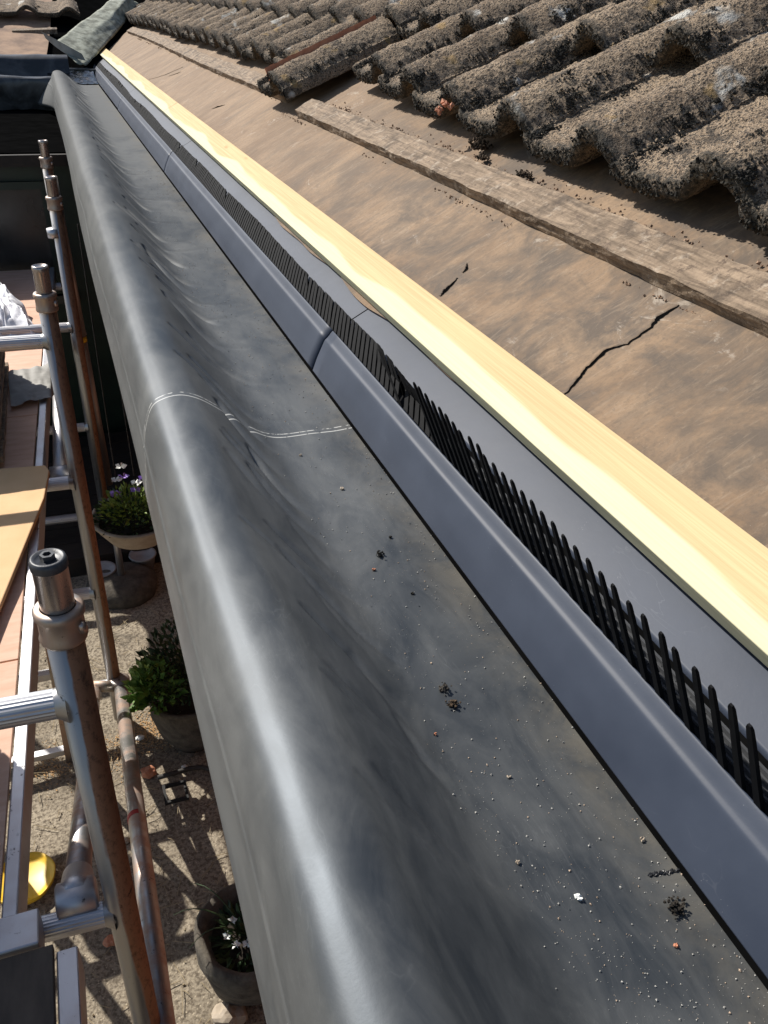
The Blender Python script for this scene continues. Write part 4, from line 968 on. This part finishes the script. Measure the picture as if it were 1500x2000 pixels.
for (dx, dy, L) in ((-.10, .12, .22), (-.14, .06, .20), (-.12, -.02, .12)):
    pts = [c + Vector((dx * t_ * 1.4, dy * t_ * 1.4, .19 + .12 * math.sin(t_ * 2.4))) for t_ in np.linspace(0, 1, 8)]; m.tube(pts, [.0035 * (1 - .8 * k / 7) for k in range(8)], 6)
m.build('trailing_stems', LEAFD, sp)
# stones, frame, hose
def rock(name, label, cat, p, rad, mat, seed, flat=.6):
    bm = bmesh.new(); bmesh.ops.create_icosphere(bm, subdivisions=3, radius=1)
    for v in bm.verts: v.co = Vector((v.co.x * rad, v.co.y * rad * .8, v.co.z * rad * flat)) * (1 + .35 * mn.noise(v.co * 1.6 + Vector((seed, 0, 0)))) + Vector(p)
    me = bpy.data.meshes.new(name); bm.to_mesh(me); bm.free(); me.materials.append(mat); o = bpy.data.objects.new(name, me); C.objects.link(o); return tag(o, label, cat)
rock('stone', 'pale cream stone at the foot of the big stone pot', 'stone', onZ(446, 1985, G + .03), .05, CREAM, 1)
rock('brick_chip', 'orange brick chip on the ground by the black bucket', 'brick chip', onZ(217, 1838, G + .02), .022, TERRA, 2)
rock('brick_chip', 'peach brick chip on the ground beside the long tube', 'brick chip', onZ(290, 1508, G + .02), .03, TERRA, 3)
rock('stone', 'small white stone on the ground left of the potted bush', 'stone', onZ(273, 1441, G + .015), .016, WHITE, 4)
rock('stone', 'small tan stone beside the yellow lid', 'stone', onZ(50, 1682, G + .015), .018, CREAM, 5)
rock('stone', 'small white stone between the bush and the hose', 'stone', onZ(360, 1498, G + .012), .012, WHITE, 6)
rock('stone', 'tan pebble on the ground under the middle of the long tube', 'stone', onZ(245, 1642, G + .012), .015, CREAM, 7)
m = MB(); a = onZ(309, 1517, G + .03); pts = [onZ(px, py, G + .03) for px, py in ((308, 1519), (340, 1510), (370, 1501), (395, 1498), (420, 1506), (450, 1530))]
m.tube(pts, .009, 10); tag(m.build('hose', simple('black_hose', (.02, .017, .014), (.05, .04, .03), 50, .7, .2), None, True), 'short black hose curving over the ground towards the wall', 'hose')
c = onZ(343, 1550, G + .05); m = MB(); s_ = .042
for (dx, dy, ex, ey) in ((-s_, -s_, s_, -s_ + .01), (-s_, s_ - .01, s_, s_), (-s_, -s_ + .01, -s_ + .01, s_ - .01), (s_ - .01, -s_ + .01, s_, s_ - .01)): m.box((c.x + dx, c.y + dy, c.z), (c.x + ex, c.y + ey, c.z + .012))
tag(m.build('square_frame', BUCK), 'small black square frame lying on the ground', 'frame')
# sawdust and straw
r = random.Random(31); m = MB(); c0 = onZ(300, 1425, G); c1 = onZ(230, 1470, G); c2 = onZ(95, 1500, G)
for k in range(2200):
    c = r.choice((c0, c0, c1, c2)); q = c + Vector((r.gauss(0, .055), r.gauss(0, .055), 0)); m.grit((q.x, q.y, G + .012), r.uniform(.0015, .0045), r, .5)
tag(m.build('sawdust', simple('orange_sawdust', (.42, .25, .11), (.56, .36, .18), 90, 1, 0)), 'orange sawdust spilled on the ground around the pot', 'sawdust', kind='stuff')
r = random.Random(32); m = MB()
for k in range(260):
    q = Vector((r.uniform(-.5, .3), r.uniform(1.2, 3.3), G + .014)); a = r.uniform(0, 6.28); L = r.uniform(.02, .09); m.tube([q, q + Vector((math.cos(a) * L, math.sin(a) * L, .004))], .0012, 4)
for k in range(1400):
    q = (r.uniform(-.6, .35), 1.0 + 2.4 * r.random(), G + .011); m.grit(q, r.uniform(.0015, .006) * r.random(), r)
tag(m.build('ground_litter', simple('straw_litter', (.22, .17, .10), (.40, .32, .20), 60, 1, 0)), 'straw and fine stones littering the yard surface', 'litter', kind='stuff')

# ------------------------------------------------------------------ lift the whole place so that the yard is at zero
for o in list(sc.objects):
    if o.parent is None and o.type in ('MESH', 'EMPTY') and 'kind' not in o: o['kind'] = 'thing'
    if o.parent is None: o.location = Vector(o.location) + Vector((0, 0, CAMZ))
